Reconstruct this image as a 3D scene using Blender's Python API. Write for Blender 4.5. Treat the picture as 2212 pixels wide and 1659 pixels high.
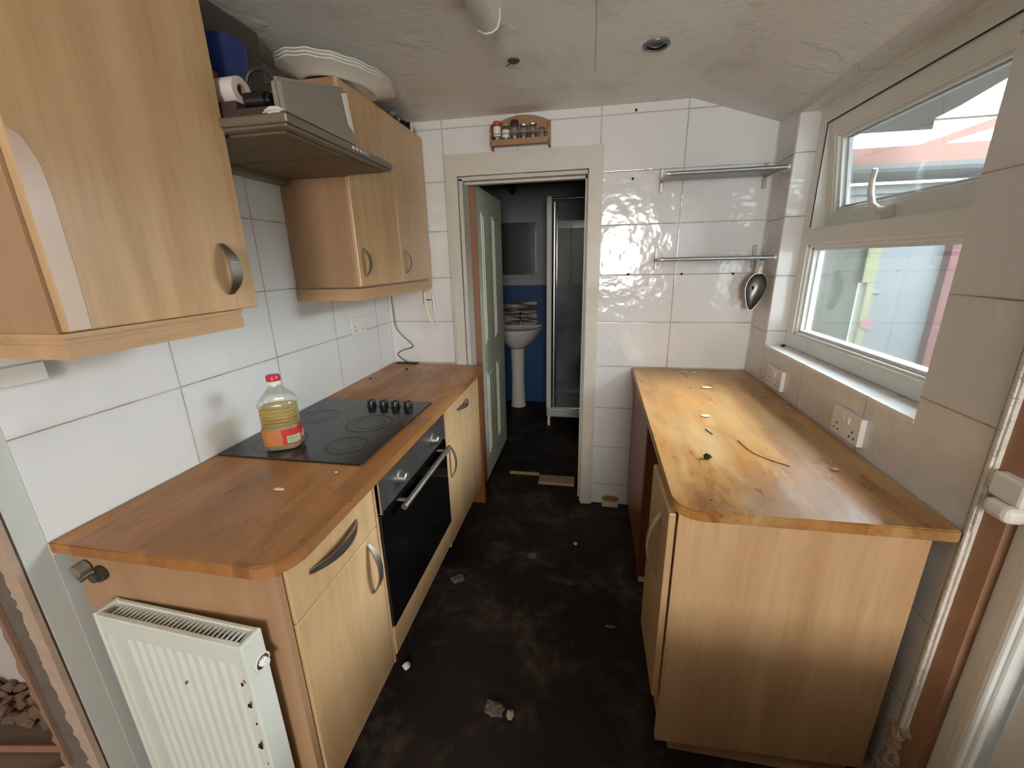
import bpy, bmesh, math, random
from mathutils import Vector, Matrix, noise
random.seed(7)
for _o in list(bpy.data.objects): bpy.data.objects.remove(_o)
SC = bpy.context.scene
COL = SC.collection
PI = math.pi

# ------------------------------------------------------------------ camera
cd = bpy.data.cameras.new('camera'); cam = bpy.data.objects.new('camera', cd); COL.objects.link(cam)
cd.sensor_width = 36.0; cd.lens = 890.77 / 2212 * 36.0; cd.clip_start = 0.02
_R = Vector((0.98368009, 0.17864099, -0.02146816)); _U = Vector((-0.03051598, 0.28323072, 0.95856619)); _F = Vector((-0.17731965, 0.94226735, -0.28405982))
cam.matrix_world = Matrix(((_R.x, _U.x, -_F.x, 1.1818), (_R.y, _U.y, -_F.y, -0.0245), (_R.z, _U.z, -_F.z, 1.4927), (0, 0, 0, 1)))
SC.camera = cam
# ------------------------------------------------------------------ world, light, exposure
SC.view_settings.view_transform = 'Standard'; SC.view_settings.look = 'None'
SC.view_settings.gamma = 1.0; SC.view_settings.use_curve_mapping = False
SC.view_settings.exposure = 0.22
w = bpy.data.worlds.new('overcast_sky'); SC.world = w; w.use_nodes = True
bg = w.node_tree.nodes['Background']; bg.inputs[0].default_value = (0.86, 0.94, 1.0, 1); SKY = 112.0
# overcast sky: brightest overhead, fainter towards the horizon
_n = w.node_tree.nodes; _l = w.node_tree.links
_g = _n.new('ShaderNodeNewGeometry'); _s = _n.new('ShaderNodeSeparateXYZ'); _l.new(_g.outputs['Incoming'], _s.inputs[0])
_m = _n.new('ShaderNodeMapRange'); _m.inputs[1].default_value = 0.0; _m.inputs[2].default_value = -1.0; _m.inputs[3].default_value = .12*SKY; _m.inputs[4].default_value = SKY
_l.new(_s.outputs[2], _m.inputs[0]); _l.new(_m.outputs[0], bg.inputs[1])
def area(name, loc, rot, sx, sy, power, col, portal=False, spread=180):
    l = bpy.data.lights.new(name, 'AREA'); l.shape = 'RECTANGLE'; l.size = sx; l.size_y = sy; l.energy = power; l.color = col
    l.cycles.is_portal = portal; l.spread = math.radians(spread)
    o = bpy.data.objects.new(name, l); COL.objects.link(o); o.location = loc; o.rotation_euler = rot
    return o
# sky portal in the kitchen window; another at the back door's assumed glazing; added lamp for an assumed rear window
area('window_portal', (2.21, 1.6, 1.6), (0, PI/2, 0), 1.1, 1.15, 1, (1, 1, 1), True)
area('back_door_daylight', (2.13, 0.32, 1.52), (0, PI/2, 0), 0.95, 0.62, 1.0, (1.0, 0.97, 0.92), True)
area('assumed_rear_window_lamp', (1.58, -2.76, 1.6), (PI/2, 0, 0), 0.8, 1.0, 66.0, (1.0, 0.975, 0.95))  # lamp added before the solid rear wall, standing in for an assumed window
try:
    SC.cycles.use_denoising = True
    SC.cycles.max_bounces = 10; SC.cycles.diffuse_bounces = 6; SC.cycles.transparent_max_bounces = 16
    SC.cycles.sample_clamp_indirect = 6.0
    SC.cycles.caustics_reflective = False; SC.cycles.caustics_refractive = False
except Exception: pass

# ------------------------------------------------------------------ node helpers
class NT:
    def __init__(s, name):
        s.m = bpy.data.materials.new(name); s.m.use_nodes = True; s.t = s.m.node_tree
        s.b = s.t.nodes['Principled BSDF']; s.out = s.t.nodes['Material Output']; s._p = None
    def n(s, typ, **k):
        nd = s.t.nodes.new(typ)
        for a, v in k.items(): setattr(nd, a, v)
        return nd
    def l(s, a, b): s.t.links.new(a, b)
    def setin(s, sock, v):
        if hasattr(v, 'is_linked') or isinstance(v, bpy.types.NodeSocket): s.l(v, sock)
        elif isinstance(v, (tuple, list)) and len(v) == 3 and sock.type == 'RGBA': sock.default_value = (*v, 1)
        else: sock.default_value = v
    def pos(s):
        if s._p is None: s._p = s.n('ShaderNodeNewGeometry').outputs['Position']
        return s._p
    def scaled(s, sc, loc=(0, 0, 0), rot=(0, 0, 0)):
        m = s.n('ShaderNodeMapping'); s.l(s.pos(), m.inputs[0])
        m.inputs['Scale'].default_value = sc; m.inputs['Location'].default_value = loc; m.inputs['Rotation'].default_value = rot
        return m.outputs[0]
    def noise(s, sc=(1, 1, 1), scale=5, detail=4, rough=.55, loc=(0, 0, 0), dist=0.0):
        nd = s.n('ShaderNodeTexNoise'); s.l(s.scaled(sc, loc), nd.inputs['Vector'])
        nd.inputs['Scale'].default_value = scale; nd.inputs['Detail'].default_value = detail; nd.inputs['Roughness'].default_value = rough
        nd.inputs['Distortion'].default_value = dist
        return nd.outputs['Fac']
    def ramp(s, f, stops):
        r = s.n('ShaderNodeValToRGB'); s.l(f, r.inputs[0]); e = r.color_ramp.elements
        while len(e) < len(stops): e.new(0.5)
        for i, (p, c) in enumerate(stops):
            e[i].position = p; e[i].color = (*c, 1) if isinstance(c, (tuple, list)) else (c, c, c, 1)
        return r.outputs[0]
    def mix(s, f, a, b, mode='MIX'):
        x = s.n('ShaderNodeMix'); x.data_type = 'RGBA'; x.blend_type = mode; x.clamp_factor = True
        s.setin(x.inputs[0], f); s.setin(x.inputs[6], a); s.setin(x.inputs[7], b)
        return x.outputs[2]
    def math(s, op, a, b=None, c=None):
        x = s.n('ShaderNodeMath'); x.operation = op
        s.setin(x.inputs[0], a)
        if b is not None: s.setin(x.inputs[1], b)
        if c is not None: s.setin(x.inputs[2], c)
        return x.outputs[0]
    def bump(s, h, strength=.3, dist=.01, prev=None):
        x = s.n('ShaderNodeBump'); s.l(h, x.inputs['Height']); x.inputs['Strength'].default_value = strength; x.inputs['Distance'].default_value = dist
        if prev: s.l(prev, x.inputs['Normal'])
        return x.outputs[0]
    def done(s, color=None, rough=None, metal=0.0, normal=None, spec=None, **k):
        if color is not None: s.setin(s.b.inputs['Base Color'], color)
        if rough is not None: s.setin(s.b.inputs['Roughness'], rough)
        s.b.inputs['Metallic'].default_value = metal
        if normal is not None: s.l(normal, s.b.inputs['Normal'])
        if spec is not None: s.b.inputs['Specular IOR Level'].default_value = spec
        for a, v in k.items(): s.b.inputs[a.replace('_', ' ')].default_value = v
        return s.m

def sr(r, g, b):
    f = lambda c: (c/255/12.92) if c/255 <= .04045 else ((c/255+.055)/1.055)**2.4
    return (f(r), f(g), f(b))
def plain(name, c, rough=.5, metal=0.0, var=.08, nscale=18, bump=0.0, **k):
    t = NT(name)
    f = t.noise(scale=nscale, detail=5)
    col = t.mix(f, tuple(x*(1-var) for x in c), tuple(min(1, x*(1+var)) for x in c))
    nb = t.bump(f, bump, .004) if bump else None
    return t.done(col, rough, metal, nb, **k)
def beech(name, c1, c2, rough=.32, axis='z', loc=(0, 0, 0)):
    t = NT(name)
    sc = {'z': (14, 14, 1.1), 'y': (14, 1.1, 14), 'x': (1.1, 14, 14)}[axis]
    f = t.noise(sc, 1.0, 6, .6, loc)
    g = t.noise(tuple(x*5 for x in sc), 1.0, 4, .6, loc)
    h = t.noise((1, 1, 1), 2.2, 3, .5, loc)
    c = t.mix(t.ramp(f, [(.32, 0.0), (.68, 1.0)]), c1, c2)
    c = t.mix(t.math('MULTIPLY', t.ramp(g, [(.5, 0.0), (.75, 1.0)]), .36), c, tuple(x*.74 for x in c1))
    c = t.mix(t.math('MULTIPLY', t.ramp(h, [(.4, 0.0), (.7, 1.0)]), .3), c, tuple(x*.78 for x in c2))
    return t.done(c, rough, 0, t.bump(g, .06, .002))
def tile(name, axis, u0, pu, v0, pv, white=(.78, .78, .775), rough=.1, dirt=0.5):
    """large glazed wall tiles; grout lines on a world grid; axis = the world axis running along the wall"""
    t = NT(name)
    sep = t.n('ShaderNodeSeparateXYZ'); t.l(t.pos(), sep.inputs[0])
    def cell(sock, o, p):
        a = t.math('DIVIDE', t.math('SUBTRACT', sock, o), p)
        fr = t.math('FRACT', a)
        d = t.math('MULTIPLY', t.math('MINIMUM', fr, t.math('SUBTRACT', 1.0, fr)), p)
        return d, t.math('FLOOR', a)
    du, cu = cell(sep.outputs['XYZ'.index(axis.upper())], u0, pu)
    dv, cv = cell(sep.outputs[2], v0, pv)
    d = t.math('MINIMUM', du, dv)
    gn = t.noise(scale=9, detail=3)
    wdt = t.math('MULTIPLY_ADD', gn, .0018, .0008)
    g = t.math('LESS_THAN', d, wdt)
    halo = t.math('SUBTRACT', 1.0, t.math('MINIMUM', t.math('DIVIDE', d, .012), 1.0))
    comb = t.n('ShaderNodeCombineXYZ'); t.l(cu, comb.inputs[0]); t.l(cv, comb.inputs[1])
    wn = t.n('ShaderNodeTexWhiteNoise'); t.l(comb.outputs[0], wn.inputs['Vector'])
    c = t.mix(wn.outputs['Value'], tuple(x*.965 for x in white), white)
    c = t.mix(t.math('MULTIPLY', halo, .12), c, sr(170, 160, 145))
    sm = t.ramp(t.noise(scale=2.3, detail=6, rough=.65), [(.5, 0.0), (.78, 1.0)])
    c = t.mix(t.math('MULTIPLY', sm, .16*dirt), c, sr(165, 150, 130))
    sp = t.ramp(t.noise(scale=55, detail=2), [(.74, 0.0), (.8, 1.0)])
    c = t.mix(t.math('MULTIPLY', sp, .3*dirt), c, sr(120, 100, 80))
    gc = t.mix(t.ramp(gn, [(.35, 0.0), (.7, 1.0)]), sr(180, 173, 160), sr(142, 132, 116))
    c = t.mix(g, c, gc)
    r = t.math('MULTIPLY_ADD', g, .7, t.math('MULTIPLY_ADD', sm, .12, rough))
    wob = t.noise(scale=13, detail=2.0, rough=.5)
    tilt = t.math('MULTIPLY', t.math('MINIMUM', d, .004), 30.0)
    nb = t.bump(wob, .36, .012)
    nb = t.bump(tilt, .35, .012, nb)
    return t.done(c, r, 0, nb)

M = {}
M['tile_left'] = tile('white_glazed_tile_left', 'y', .948, .4, .9075, .25)
M['tile_far_r'] = tile('white_glazed_tile_far', 'x', 1.616-.4, .4, .9125, .25)
M['tile_far_l'] = tile('white_glazed_tile_far_left', 'x', .40-.4, .4, .9125, .25)
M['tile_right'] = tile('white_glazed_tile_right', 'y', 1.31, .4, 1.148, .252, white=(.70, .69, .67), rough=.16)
M['tile_reveal'] = tile('white_glazed_tile_reveal', 'x', .7, 3.0, 1.153, .252)
M['tile_sill'] = tile('white_glazed_tile_sill', 'y', 1.31, .4, .5, 3.0)
def m_ceiling():
    t = NT('flaking_cream_ceiling_plaster')
    a = t.noise(scale=7, detail=8, rough=.6); b = t.noise(scale=26, detail=6, rough=.7, dist=.6); f = t.noise(scale=1.6, detail=4)
    c = t.mix(t.ramp(f, [(.3, 0.0), (.7, 1.0)]), sr(228, 227, 222), sr(238, 238, 234))
    fl = t.ramp(a, [(.56, 0.0), (.66, 1.0)])
    c = t.mix(t.math('MULTIPLY', fl, .35), c, sr(244, 242, 236))
    sep = t.n('ShaderNodeSeparateXYZ'); t.l(t.pos(), sep.inputs[0])
    d = t.math('ABSOLUTE', t.math('SUBTRACT', sep.outputs[0], t.math('MULTIPLY_ADD', t.noise(scale=9), .006, 1.175)))
    cr = t.math('LESS_THAN', d, .0022)
    cr = t.math('MULTIPLY', cr, t.math('LESS_THAN', sep.outputs[1], 1.93))
    c = t.mix(t.math('MULTIPLY', cr, .55), c, sr(150, 138, 122))
    st = t.ramp(t.noise(scale=3.2, detail=5, loc=(3, 1, 0)), [(.55, 0.0), (.75, 1.0)])
    c = t.mix(t.math('MULTIPLY', st, .4), c, sr(180, 164, 142))
    nb = t.bump(b, .7, .006); nb = t.bump(fl, .8, .006, nb)
    return t.done(c, .8, 0, nb)
M['ceiling'] = m_ceiling()
def m_floor():
    t = NT('black_grimy_floor')
    a = t.noise(scale=3.5, detail=8, rough=.65, dist=.4); b = t.noise(scale=22, detail=6, rough=.7); k = t.noise(scale=1.3, detail=3, loc=(2, 5, 0))
    c = t.mix(t.ramp(k, [(.35, 0.0), (.65, 1.0)]), sr(24, 18, 15), sr(42, 34, 29))
    dust = t.math('MULTIPLY', t.ramp(a, [(.49, 0.0), (.62, 1.0)]), t.ramp(b, [(.35, 0.1), (.58, 1.0)]))
    c = t.mix(t.math('MULTIPLY', dust, .7), c, sr(88, 76, 66))
    sp = t.ramp(t.noise(scale=90, detail=2), [(.73, 0.0), (.78, 1.0)])
    c = t.mix(t.math('MULTIPLY', sp, .5), c, sr(120, 112, 104))
    return t.done(c, t.math('MULTIPLY_ADD', b, .25, .5), 0, t.bump(a, .5, .006, t.bump(b, .4, .003)), spec=.25)
M['floor'] = m_floor()
M['beech'] = beech('beech_laminate', sr(188, 150, 108), sr(212, 176, 134))
M['beech_edge'] = beech('beech_pelmet', sr(182, 144, 104), sr(200, 164, 124), axis='y')
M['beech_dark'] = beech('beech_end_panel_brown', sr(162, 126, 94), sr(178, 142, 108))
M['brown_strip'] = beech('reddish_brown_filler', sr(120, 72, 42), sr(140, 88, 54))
def m_worktop(name, c1, c2, c3, stain, pale, palec, darkspots, off):
    t = NT(name)
    bt = t.n('ShaderNodeTexBrick'); m = t.n('ShaderNodeMapping'); t.l(t.pos(), m.inputs[0])
    m.inputs['Rotation'].default_value = (0, 0, PI/2); m.inputs['Location'].default_value = off
    t.l(m.outputs[0], bt.inputs['Vector']); bt.offset = .37; bt.offset_frequency = 2
    bt.inputs['Color1'].default_value = (0, 0, 0, 1); bt.inputs['Color2'].default_value = (1, 1, 1, 1); bt.inputs['Mortar'].default_value = (.5, .5, .5, 1)
    bt.inputs['Scale'].default_value = 1.0; bt.inputs['Mortar Size'].default_value = .0; bt.inputs['Brick Width'].default_value = .42; bt.inputs['Row Height'].default_value = .042
    g = t.noise((42, 3.0, 10), 1.0, 6, .65); g2 = t.noise((140, 8, 10), 1, 3, .6)
    c = t.mix(bt.outputs['Color'], tuple(min(1, x*1.12) for x in c1), tuple(x*.92 for x in c2))
    c = t.mix(t.math('MULTIPLY', t.ramp(g, [(.4, 0.0), (.7, 1.0)]), .5), c, c3)
    c = t.mix(t.math('MULTIPLY', t.ramp(g2, [(.5, 0.0), (.8, 1.0)]), .25), c, tuple(x*.5 for x in c3))
    s1 = t.ramp(t.noise((1, .38, 1), 9, 8, .7, off), [(.52, 0.0), (.64, 1.0)])
    c = t.mix(t.math('MULTIPLY', s1, stain), c, tuple(x*.6 for x in c3))
    s4 = t.ramp(t.noise((1, .5, 1), 17, 6, .65, (5, 9, 0)), [(.6, 0.0), (.68, 1.0)])
    c = t.mix(t.math('MULTIPLY', s4, stain), c, tuple(x*.3 for x in c3))
    s2 = t.ramp(t.noise((1, .42, 1), 5.0, 8, .68, (4, 2, 0), .3), [(.46, 0.0), (.62, 1.0)])
    c = t.mix(t.math('MULTIPLY', s2, pale), c, palec)
    s3 = t.ramp(t.noise((1, .6, 1), 38, 3, .6, (1, 7, 0)), [(.71, 0.0), (.75, 1.0)])
    s3 = t.math('MULTIPLY', s3, t.ramp(t.noise(scale=3.0, detail=2, loc=(9, 3, 0)), [(.45, 0.0), (.58, 1.0)]))
    c = t.mix(t.math('MULTIPLY', s3, darkspots), c, sr(45, 30, 20))
    r = t.math('MULTIPLY_ADD', s2, .25, t.math('MULTIPLY_ADD', s1, -.1, .32))
    return t.done(c, r, 0, t.bump(g, .12, .002, t.bump(s2, .1, .002)))
M['wt_left'] = m_worktop('oiled_wood_worktop_left', sr(172, 116, 60), sr(154, 99, 48), sr(128, 80, 38), .55, .3, sr(152, 112, 78), .9, (0, .11, 0))
M['wt_right'] = m_worktop('worn_wood_worktop_right', sr(184, 134, 74), sr(170, 118, 60), sr(148, 94, 42), .55, .6, sr(182, 156, 112), 1.0, (.2, .03, 0))
M['white_paint'] = plain('old_white_gloss_paint', sr(222, 218, 208), .38, var=.05, nscale=9, bump=.15)
M['white_wood'] = plain('chipped_white_architrave', sr(205, 200, 188), .45, var=.1, nscale=14, bump=.35)
M['door_paint'] = plain('grey_green_white_door_paint', sr(226, 230, 212), .4, var=.05)
M['bare_wood'] = plain('bare_pine', sr(142, 100, 76), .6, var=.15)
M['upvc'] = plain('white_upvc', sr(232, 234, 232), .25, var=.02)
M['upvc_dirty'] = plain('grubby_white_upvc', sr(234, 236, 233), .3, var=.04)
M['gasket'] = plain('black_gasket', sr(30, 30, 32), .6)
M['plaster'] = plain('painted_grey_white_plaster', sr(196, 200, 196), .8, var=.07, nscale=6, bump=.4)
M['plaster_pink'] = plain('broken_buff_plaster', sr(176, 152, 132), .95, var=.2, nscale=28, bump=1.0)
M['masonry'] = plain('exposed_grey_brown_masonry', sr(106, 94, 84), .95, var=.35, nscale=34, bump=1.0)
M['rubble'] = plain('brown_rubble', sr(112, 88, 70), .95, var=.35, nscale=30, bump=1.0)
M['plaster_room'] = plain('cream_room_plaster', sr(205, 198, 188), .85, var=.06, nscale=5, bump=.3)
M['stripped'] = plain('stripped_brown_render', sr(160, 120, 92), .9, var=.22, nscale=16, bump=.7)
M['adhesive'] = plain('white_tile_bead_with_adhesive', sr(224, 220, 210), .7, var=.3, nscale=60, bump=1.0)
def m_metal(name, c, rough, aniso=True):
    t = NT(name); f = t.noise((60, 60, 4), 1, 4)
    return t.done(t.mix(f, tuple(x*.85 for x in c), c), t.math('MULTIPLY_ADD', f, .15, rough), 1.0, t.bump(f, .05, .001))
M['steel'] = m_metal('brushed_steel', sr(200, 198, 194), .28)
M['steel_dull'] = m_metal('dull_brushed_nickel', sr(168, 160, 150), .36)
M['steel_dark'] = m_metal('dark_oven_steel', sr(122, 120, 118), .42)
M['alu'] = m_metal('grey_aluminium', sr(160, 164, 166), .4)
M['chrome'] = plain('chrome', sr(225, 225, 225), .1, 1.0, var=.01)
M['hood_steel'] = plain('greasy_hood_steel', sr(140, 132, 120), .42, .75, var=.12)
M['hood_body'] = plain('grey_painted_hood_box', sr(150, 142, 132), .4, .3, var=.05)
M['hood_under'] = plain('greasy_brown_filter', sr(120, 100, 72), .55, .3, var=.3, nscale=30)
M['black_gloss'] = plain('black_oven_glass', sr(10, 10, 11), .06, var=.0)
M['black'] = plain('black_plastic', sr(18, 18, 19), .35)
M['black_matt'] = plain('black_matt', sr(14, 13, 12), .8)
def m_hob():
    t = NT('black_ceramic_hob_glass')
    sm = t.noise(scale=6, detail=6, rough=.6)
    c = t.mix(sm, sr(20, 20, 22), sr(34, 34, 36))
    return t.done(c, t.math('MULTIPLY_ADD', sm, .12, .1), 0, spec=.6)
M['hob'] = m_hob()
M['hob_ring'] = plain('hob_ring_print', sr(9, 9, 10), .3)
def m_glass(name, col=(1, 1, 1), alpha=.1, rough=.02):
    t = NT(name)
    tr = t.n('ShaderNodeBsdfTransparent'); tr.inputs[0].default_value = (*col, 1)
    gl = t.n('ShaderNodeBsdfGlossy'); gl.inputs['Roughness'].default_value = rough
    fr = t.n('ShaderNodeFresnel'); fr.inputs[0].default_value = 1.45
    ms = t.n('ShaderNodeMixShader'); t.l(t.math('MULTIPLY_ADD', fr.outputs[0], .7 if rough < .1 else .35, alpha*.2), ms.inputs[0]); t.l(tr.outputs[0], ms.inputs[1]); t.l(gl.outputs[0], ms.inputs[2])
    df = t.n('ShaderNodeBsdfDiffuse'); df.inputs[0].default_value = (.75, .77, .74, 1)
    dust = t.math('MULTIPLY', t.ramp(t.noise(scale=4, detail=6, rough=.65), [(.35, .25), (.7, 1.0)]), alpha)
    m2 = t.n('ShaderNodeMixShader'); t.l(dust, m2.inputs[0]); t.l(ms.outputs[0], m2.inputs[1]); t.l(df.outputs[0], m2.inputs[2])
    t.l(m2.outputs[0], t.out.inputs[0]); return t.m
M['pane'] = m_glass('dusty_window_glass', (.96, .98, .97), .035)
M['shower_glass'] = m_glass('shower_glass', (.8, .84, .84), .12)
M['pet'] = m_glass('clear_bottle_plastic', (.97, .98, .96), .2, .12)
M['jar_glass'] = m_glass('jar_glass', (.85, .82, .8), .2, .05)
def m_oil():
    t = NT('golden_cooking_oil')
    f = t.noise((1, 1, 6), 30, 3)
    tr = t.n('ShaderNodeBsdfTransparent'); t.l(t.mix(f, sr(240, 214, 110), sr(248, 232, 150)), tr.inputs[0])
    t.b.inputs['Roughness'].default_value = .12; t.l(t.mix(f, sr(196, 164, 62), sr(222, 196, 100)), t.b.inputs['Base Color'])
    t.l(t.bump(f, .5, .01), t.b.inputs['Normal'])
    ms = t.n('ShaderNodeMixShader'); ms.inputs[0].default_value = .4
    t.l(tr.outputs[0], ms.inputs[1]); t.l(t.b.outputs[0], ms.inputs[2]); t.l(ms.outputs[0], t.out.inputs[0]); return t.m
M['oil'] = m_oil()
M['red_cap'] = plain('red_plastic', sr(196, 38, 62), .35)
M['white_plastic'] = plain('white_plastic', sr(228, 226, 220), .35, var=.03)
M['cream_plastic'] = plain('cream_plastic', sr(222, 216, 200), .35, var=.04)
M['label_red'] = plain('red_label', sr(200, 46, 44), .4, var=.08)
M['label_brown'] = plain('golden_brown_label_picture', sr(190, 120, 66), .4, var=.45, nscale=50)
M['label_green'] = plain('pale_green_label', sr(168, 190, 150), .4)
M['label_white'] = plain('white_label', sr(224, 220, 212), .5, var=.03)
M['ceramic'] = plain('white_ceramic', sr(226, 222, 212), .2, var=.04)
M['radiator'] = plain('white_radiator_enamel', sr(214, 216, 206), .35, var=.05, nscale=6)
M['blue_plastic'] = plain('blue_plastic', sr(38, 62, 150), .45)
M['paper'] = plain('white_paper', sr(214, 205, 198), .9, var=.05, bump=.3)
M['card'] = plain('brown_card', sr(160, 130, 100), .9)
M['dark_board'] = plain('dark_grey_board', sr(78, 72, 64), .8)
M['foil'] = plain('crumpled_foil', sr(150, 150, 152), .25, .9, var=.4, nscale=60, bump=1.0)
M['pine'] = beech('pine_spice_rack', sr(150, 110, 76), sr(166, 126, 90), rough=.45, axis='x')
M['spice_red'] = plain('paprika', sr(120, 40, 28), .6, var=.3)
M['spice_brown'] = plain('brown_spice', sr(96, 60, 44), .6, var=.4, nscale=90)
M['purple_lid'] = plain('dark_purple_lid', sr(72, 34, 50), .4)
M['olive_lid'] = plain('olive_gold_lid', sr(150, 126, 60), .4)
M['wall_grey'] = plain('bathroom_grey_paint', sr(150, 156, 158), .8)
M['wall_blue'] = plain('bathroom_blue_paint', sr(0, 66, 112), .6)
M['stone'] = (lambda t: t.done(t.ramp(t.noise((3, 1, 26), 2.5, 3, .5), [(.4, sr(50, 44, 42)), (.5, sr(110, 100, 94)), (.62, sr(186, 176, 166))]), .7))(NT('ledgestone_mosaic'))
M['mirror'] = plain('mirror_silver', sr(96, 100, 98), .22, .6, var=0.0)
M['ext_white'] = plain('outside_white_boarding', sr(87, 91, 90), .6, var=.05)
M['ext_door'] = plain('pale_blue_grey_door', sr(69, 74, 77), .5, var=.04, nscale=3)
M['ext_green'] = plain('mossy_frosted_panel', sr(39, 44, 35), .6, var=.22, nscale=4)
M['ext_yellow'] = plain('pale_yellow_timber', sr(83, 85, 59), .6)
M['ext_beam'] = plain('red_orange_timber', sr(72, 37, 25), .7, var=.2, nscale=12)
M['ext_gutter'] = plain('dark_grey_gutter', sr(26, 29, 30), .45)
M['ext_felt'] = plain('weathered_grey_soffit', sr(77, 75, 70), .9, var=.15)
M['ext_ground'] = plain('concrete_yard', sr(61, 59, 56), .9)
M['threshold'] = beech('threshold_wood', sr(150, 128, 92), sr(170, 146, 108), axis='x')
def m_brick():
    t = NT('red_brick'); bt = t.n('ShaderNodeTexBrick'); m = t.n('ShaderNodeMapping'); t.l(t.pos(), m.inputs[0]); m.inputs['Rotation'].default_value = (PI/2, 0, 0)
    t.l(m.outputs[0], bt.inputs['Vector']); bt.inputs['Scale'].default_value = 1; bt.inputs['Brick Width'].default_value = .225; bt.inputs['Row Height'].default_value = .075; bt.inputs['Mortar Size'].default_value = .005
    bt.inputs['Color1'].default_value = (*sr(56, 18, 23), 1); bt.inputs['Color2'].default_value = (*sr(65, 25, 27), 1); bt.inputs['Mortar'].default_value = (*sr(66, 43, 40), 1)
    return t.done(bt.outputs[0], .85)
M['brick'] = m_brick()

# ------------------------------------------------------------------ mesh helpers
class MB:
    def __init__(s): s.bm = bmesh.new()
    def box(s, x0, x1, y0, y1, z0, z1, bev=0.0, seg=2):
        vs = [s.bm.verts.new((x, y, z)) for x in (x0, x1) for y in (y0, y1) for z in (z0, z1)]
        fs = [s.bm.faces.new([vs[i] for i in q]) for q in ((0, 1, 3, 2), (4, 6, 7, 5), (0, 4, 5, 1), (2, 3, 7, 6), (0, 2, 6, 4), (1, 5, 7, 3))]
        if bev > 0:
            es = list({e for f in fs for e in f.edges})
            bmesh.ops.bevel(s.bm, geom=es, offset=bev, segments=seg, affect='EDGES', profile=.5, clamp_overlap=True)
        return s
    def hexa(s, p):   # 8 points: bottom 4 then top 4
        v = [s.bm.verts.new(q) for q in p]
        for q in ((0, 3, 2, 1), (4, 5, 6, 7), (0, 1, 5, 4), (1, 2, 6, 5), (2, 3, 7, 6), (3, 0, 4, 7)): s.bm.faces.new([v[i] for i in q])
        return s
    def prism(s, poly, a0, a1, axis='z', bev=0.0):
        def P(u, v, w): return {'z': (u, v, w), 'y': (u, w, v), 'x': (w, u, v)}[axis]
        lo = [s.bm.verts.new(P(u, v, a0)) for u, v in poly]; hi = [s.bm.verts.new(P(u, v, a1)) for u, v in poly]
        n = len(poly); caps = [s.bm.faces.new(lo[::-1]), s.bm.faces.new(hi)]
        for i in range(n): s.bm.faces.new([lo[i], lo[(i+1) % n], hi[(i+1) % n], hi[i]])
        if bev > 0:
            es = list({e for f in caps for e in f.edges})
            bmesh.ops.bevel(s.bm, geom=es, offset=bev, segments=2, affect='EDGES', clamp_overlap=True)
        return s
    def lathe(s, prof, c, n=28, axis='z', sx=1.0, sy=1.0, power=2.0, cap=True):
        rings = []
        for r, h in prof:
            ring = []
            for k in range(n):
                a = 2*PI*k/n; ca, sa = math.cos(a), math.sin(a)
                if power != 2.0:
                    q = (abs(ca)**power+abs(sa)**power)**(-1/power); ca, sa = ca*q, sa*q
                u, v = r*ca*sx, r*sa*sy
                p = {'z': (c[0]+u, c[1]+v, c[2]+h), 'y': (c[0]+u, c[1]+h, c[2]+v), 'x': (c[0]+h, c[1]+u, c[2]+v)}[axis]
                ring.append(s.bm.verts.new(p))
            rings.append(ring)
        for i in range(len(rings)-1):
            for k in range(n): s.bm.faces.new([rings[i][k], rings[i][(k+1) % n], rings[i+1][(k+1) % n], rings[i+1][k]])
        if cap: s.bm.faces.new(rings[0][::-1]); s.bm.faces.new(rings[-1])
        return s
    def tube(s, pts, r, n=10, flat=1.0, up=None):
        pts = [Vector(p) for p in pts]; rings = []; prev = None
        for i, p in enumerate(pts):
            d = (pts[min(i+1, len(pts)-1)]-pts[max(i-1, 0)]).normalized()
            u = Vector(up) if up else (prev or (Vector((0, 0, 1)) if abs(d.z) < .9 else Vector((1, 0, 0))))
            u = (u-d*u.dot(d)); u.normalize(); v = d.cross(u); prev = u
            rr = r[i] if isinstance(r, (list, tuple)) else r
            rings.append([s.bm.verts.new(p+u*math.cos(2*PI*k/n)*rr*flat+v*math.sin(2*PI*k/n)*rr) for k in range(n)])
        for i in range(len(rings)-1):
            for k in range(n): s.bm.faces.new([rings[i][k], rings[i][(k+1) % n], rings[i+1][(k+1) % n], rings[i+1][k]])
        s.bm.faces.new(rings[0][::-1]); s.bm.faces.new(rings[-1])
        return s
    def strip(s, pts, width, thick, wdir):   # flat bar following pts; width along wdir
        wv = Vector(wdir).normalized(); pts = [Vector(p) for p in pts]; rings = []
        for i, p in enumerate(pts):
            d = (pts[min(i+1, len(pts)-1)]-pts[max(i-1, 0)]).normalized(); nrm = d.cross(wv).normalized()
            ww = width[i] if isinstance(width, (list, tuple)) else width
            rings.append([s.bm.verts.new(p+wv*a*ww/2+nrm*b*thick/2) for a, b in ((-1, -1), (1, -1), (1, 1), (-1, 1))])
        for i in range(len(rings)-1):
            for k in range(4): s.bm.faces.new([rings[i][k], rings[i][(k+1) % 4], rings[i+1][(k+1) % 4], rings[i+1][k]])
        s.bm.faces.new(rings[0][::-1]); s.bm.faces.new(rings[-1])
        return s
    def lump(s, c, rx, ry, rz, seed=0, sub=2, rough=.35):
        r = bmesh.ops.create_icosphere(s.bm, subdivisions=sub, radius=1.0)
        for v in r['verts']:
            k = 1+rough*noise.noise(v.co*1.7+Vector((seed*3.1, seed, 0)))*1.6
            v.co = Vector((c[0]+v.co.x*rx*k, c[1]+v.co.y*ry*k, c[2]+max(-.9, v.co.z)*rz*k))
        return s
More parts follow.
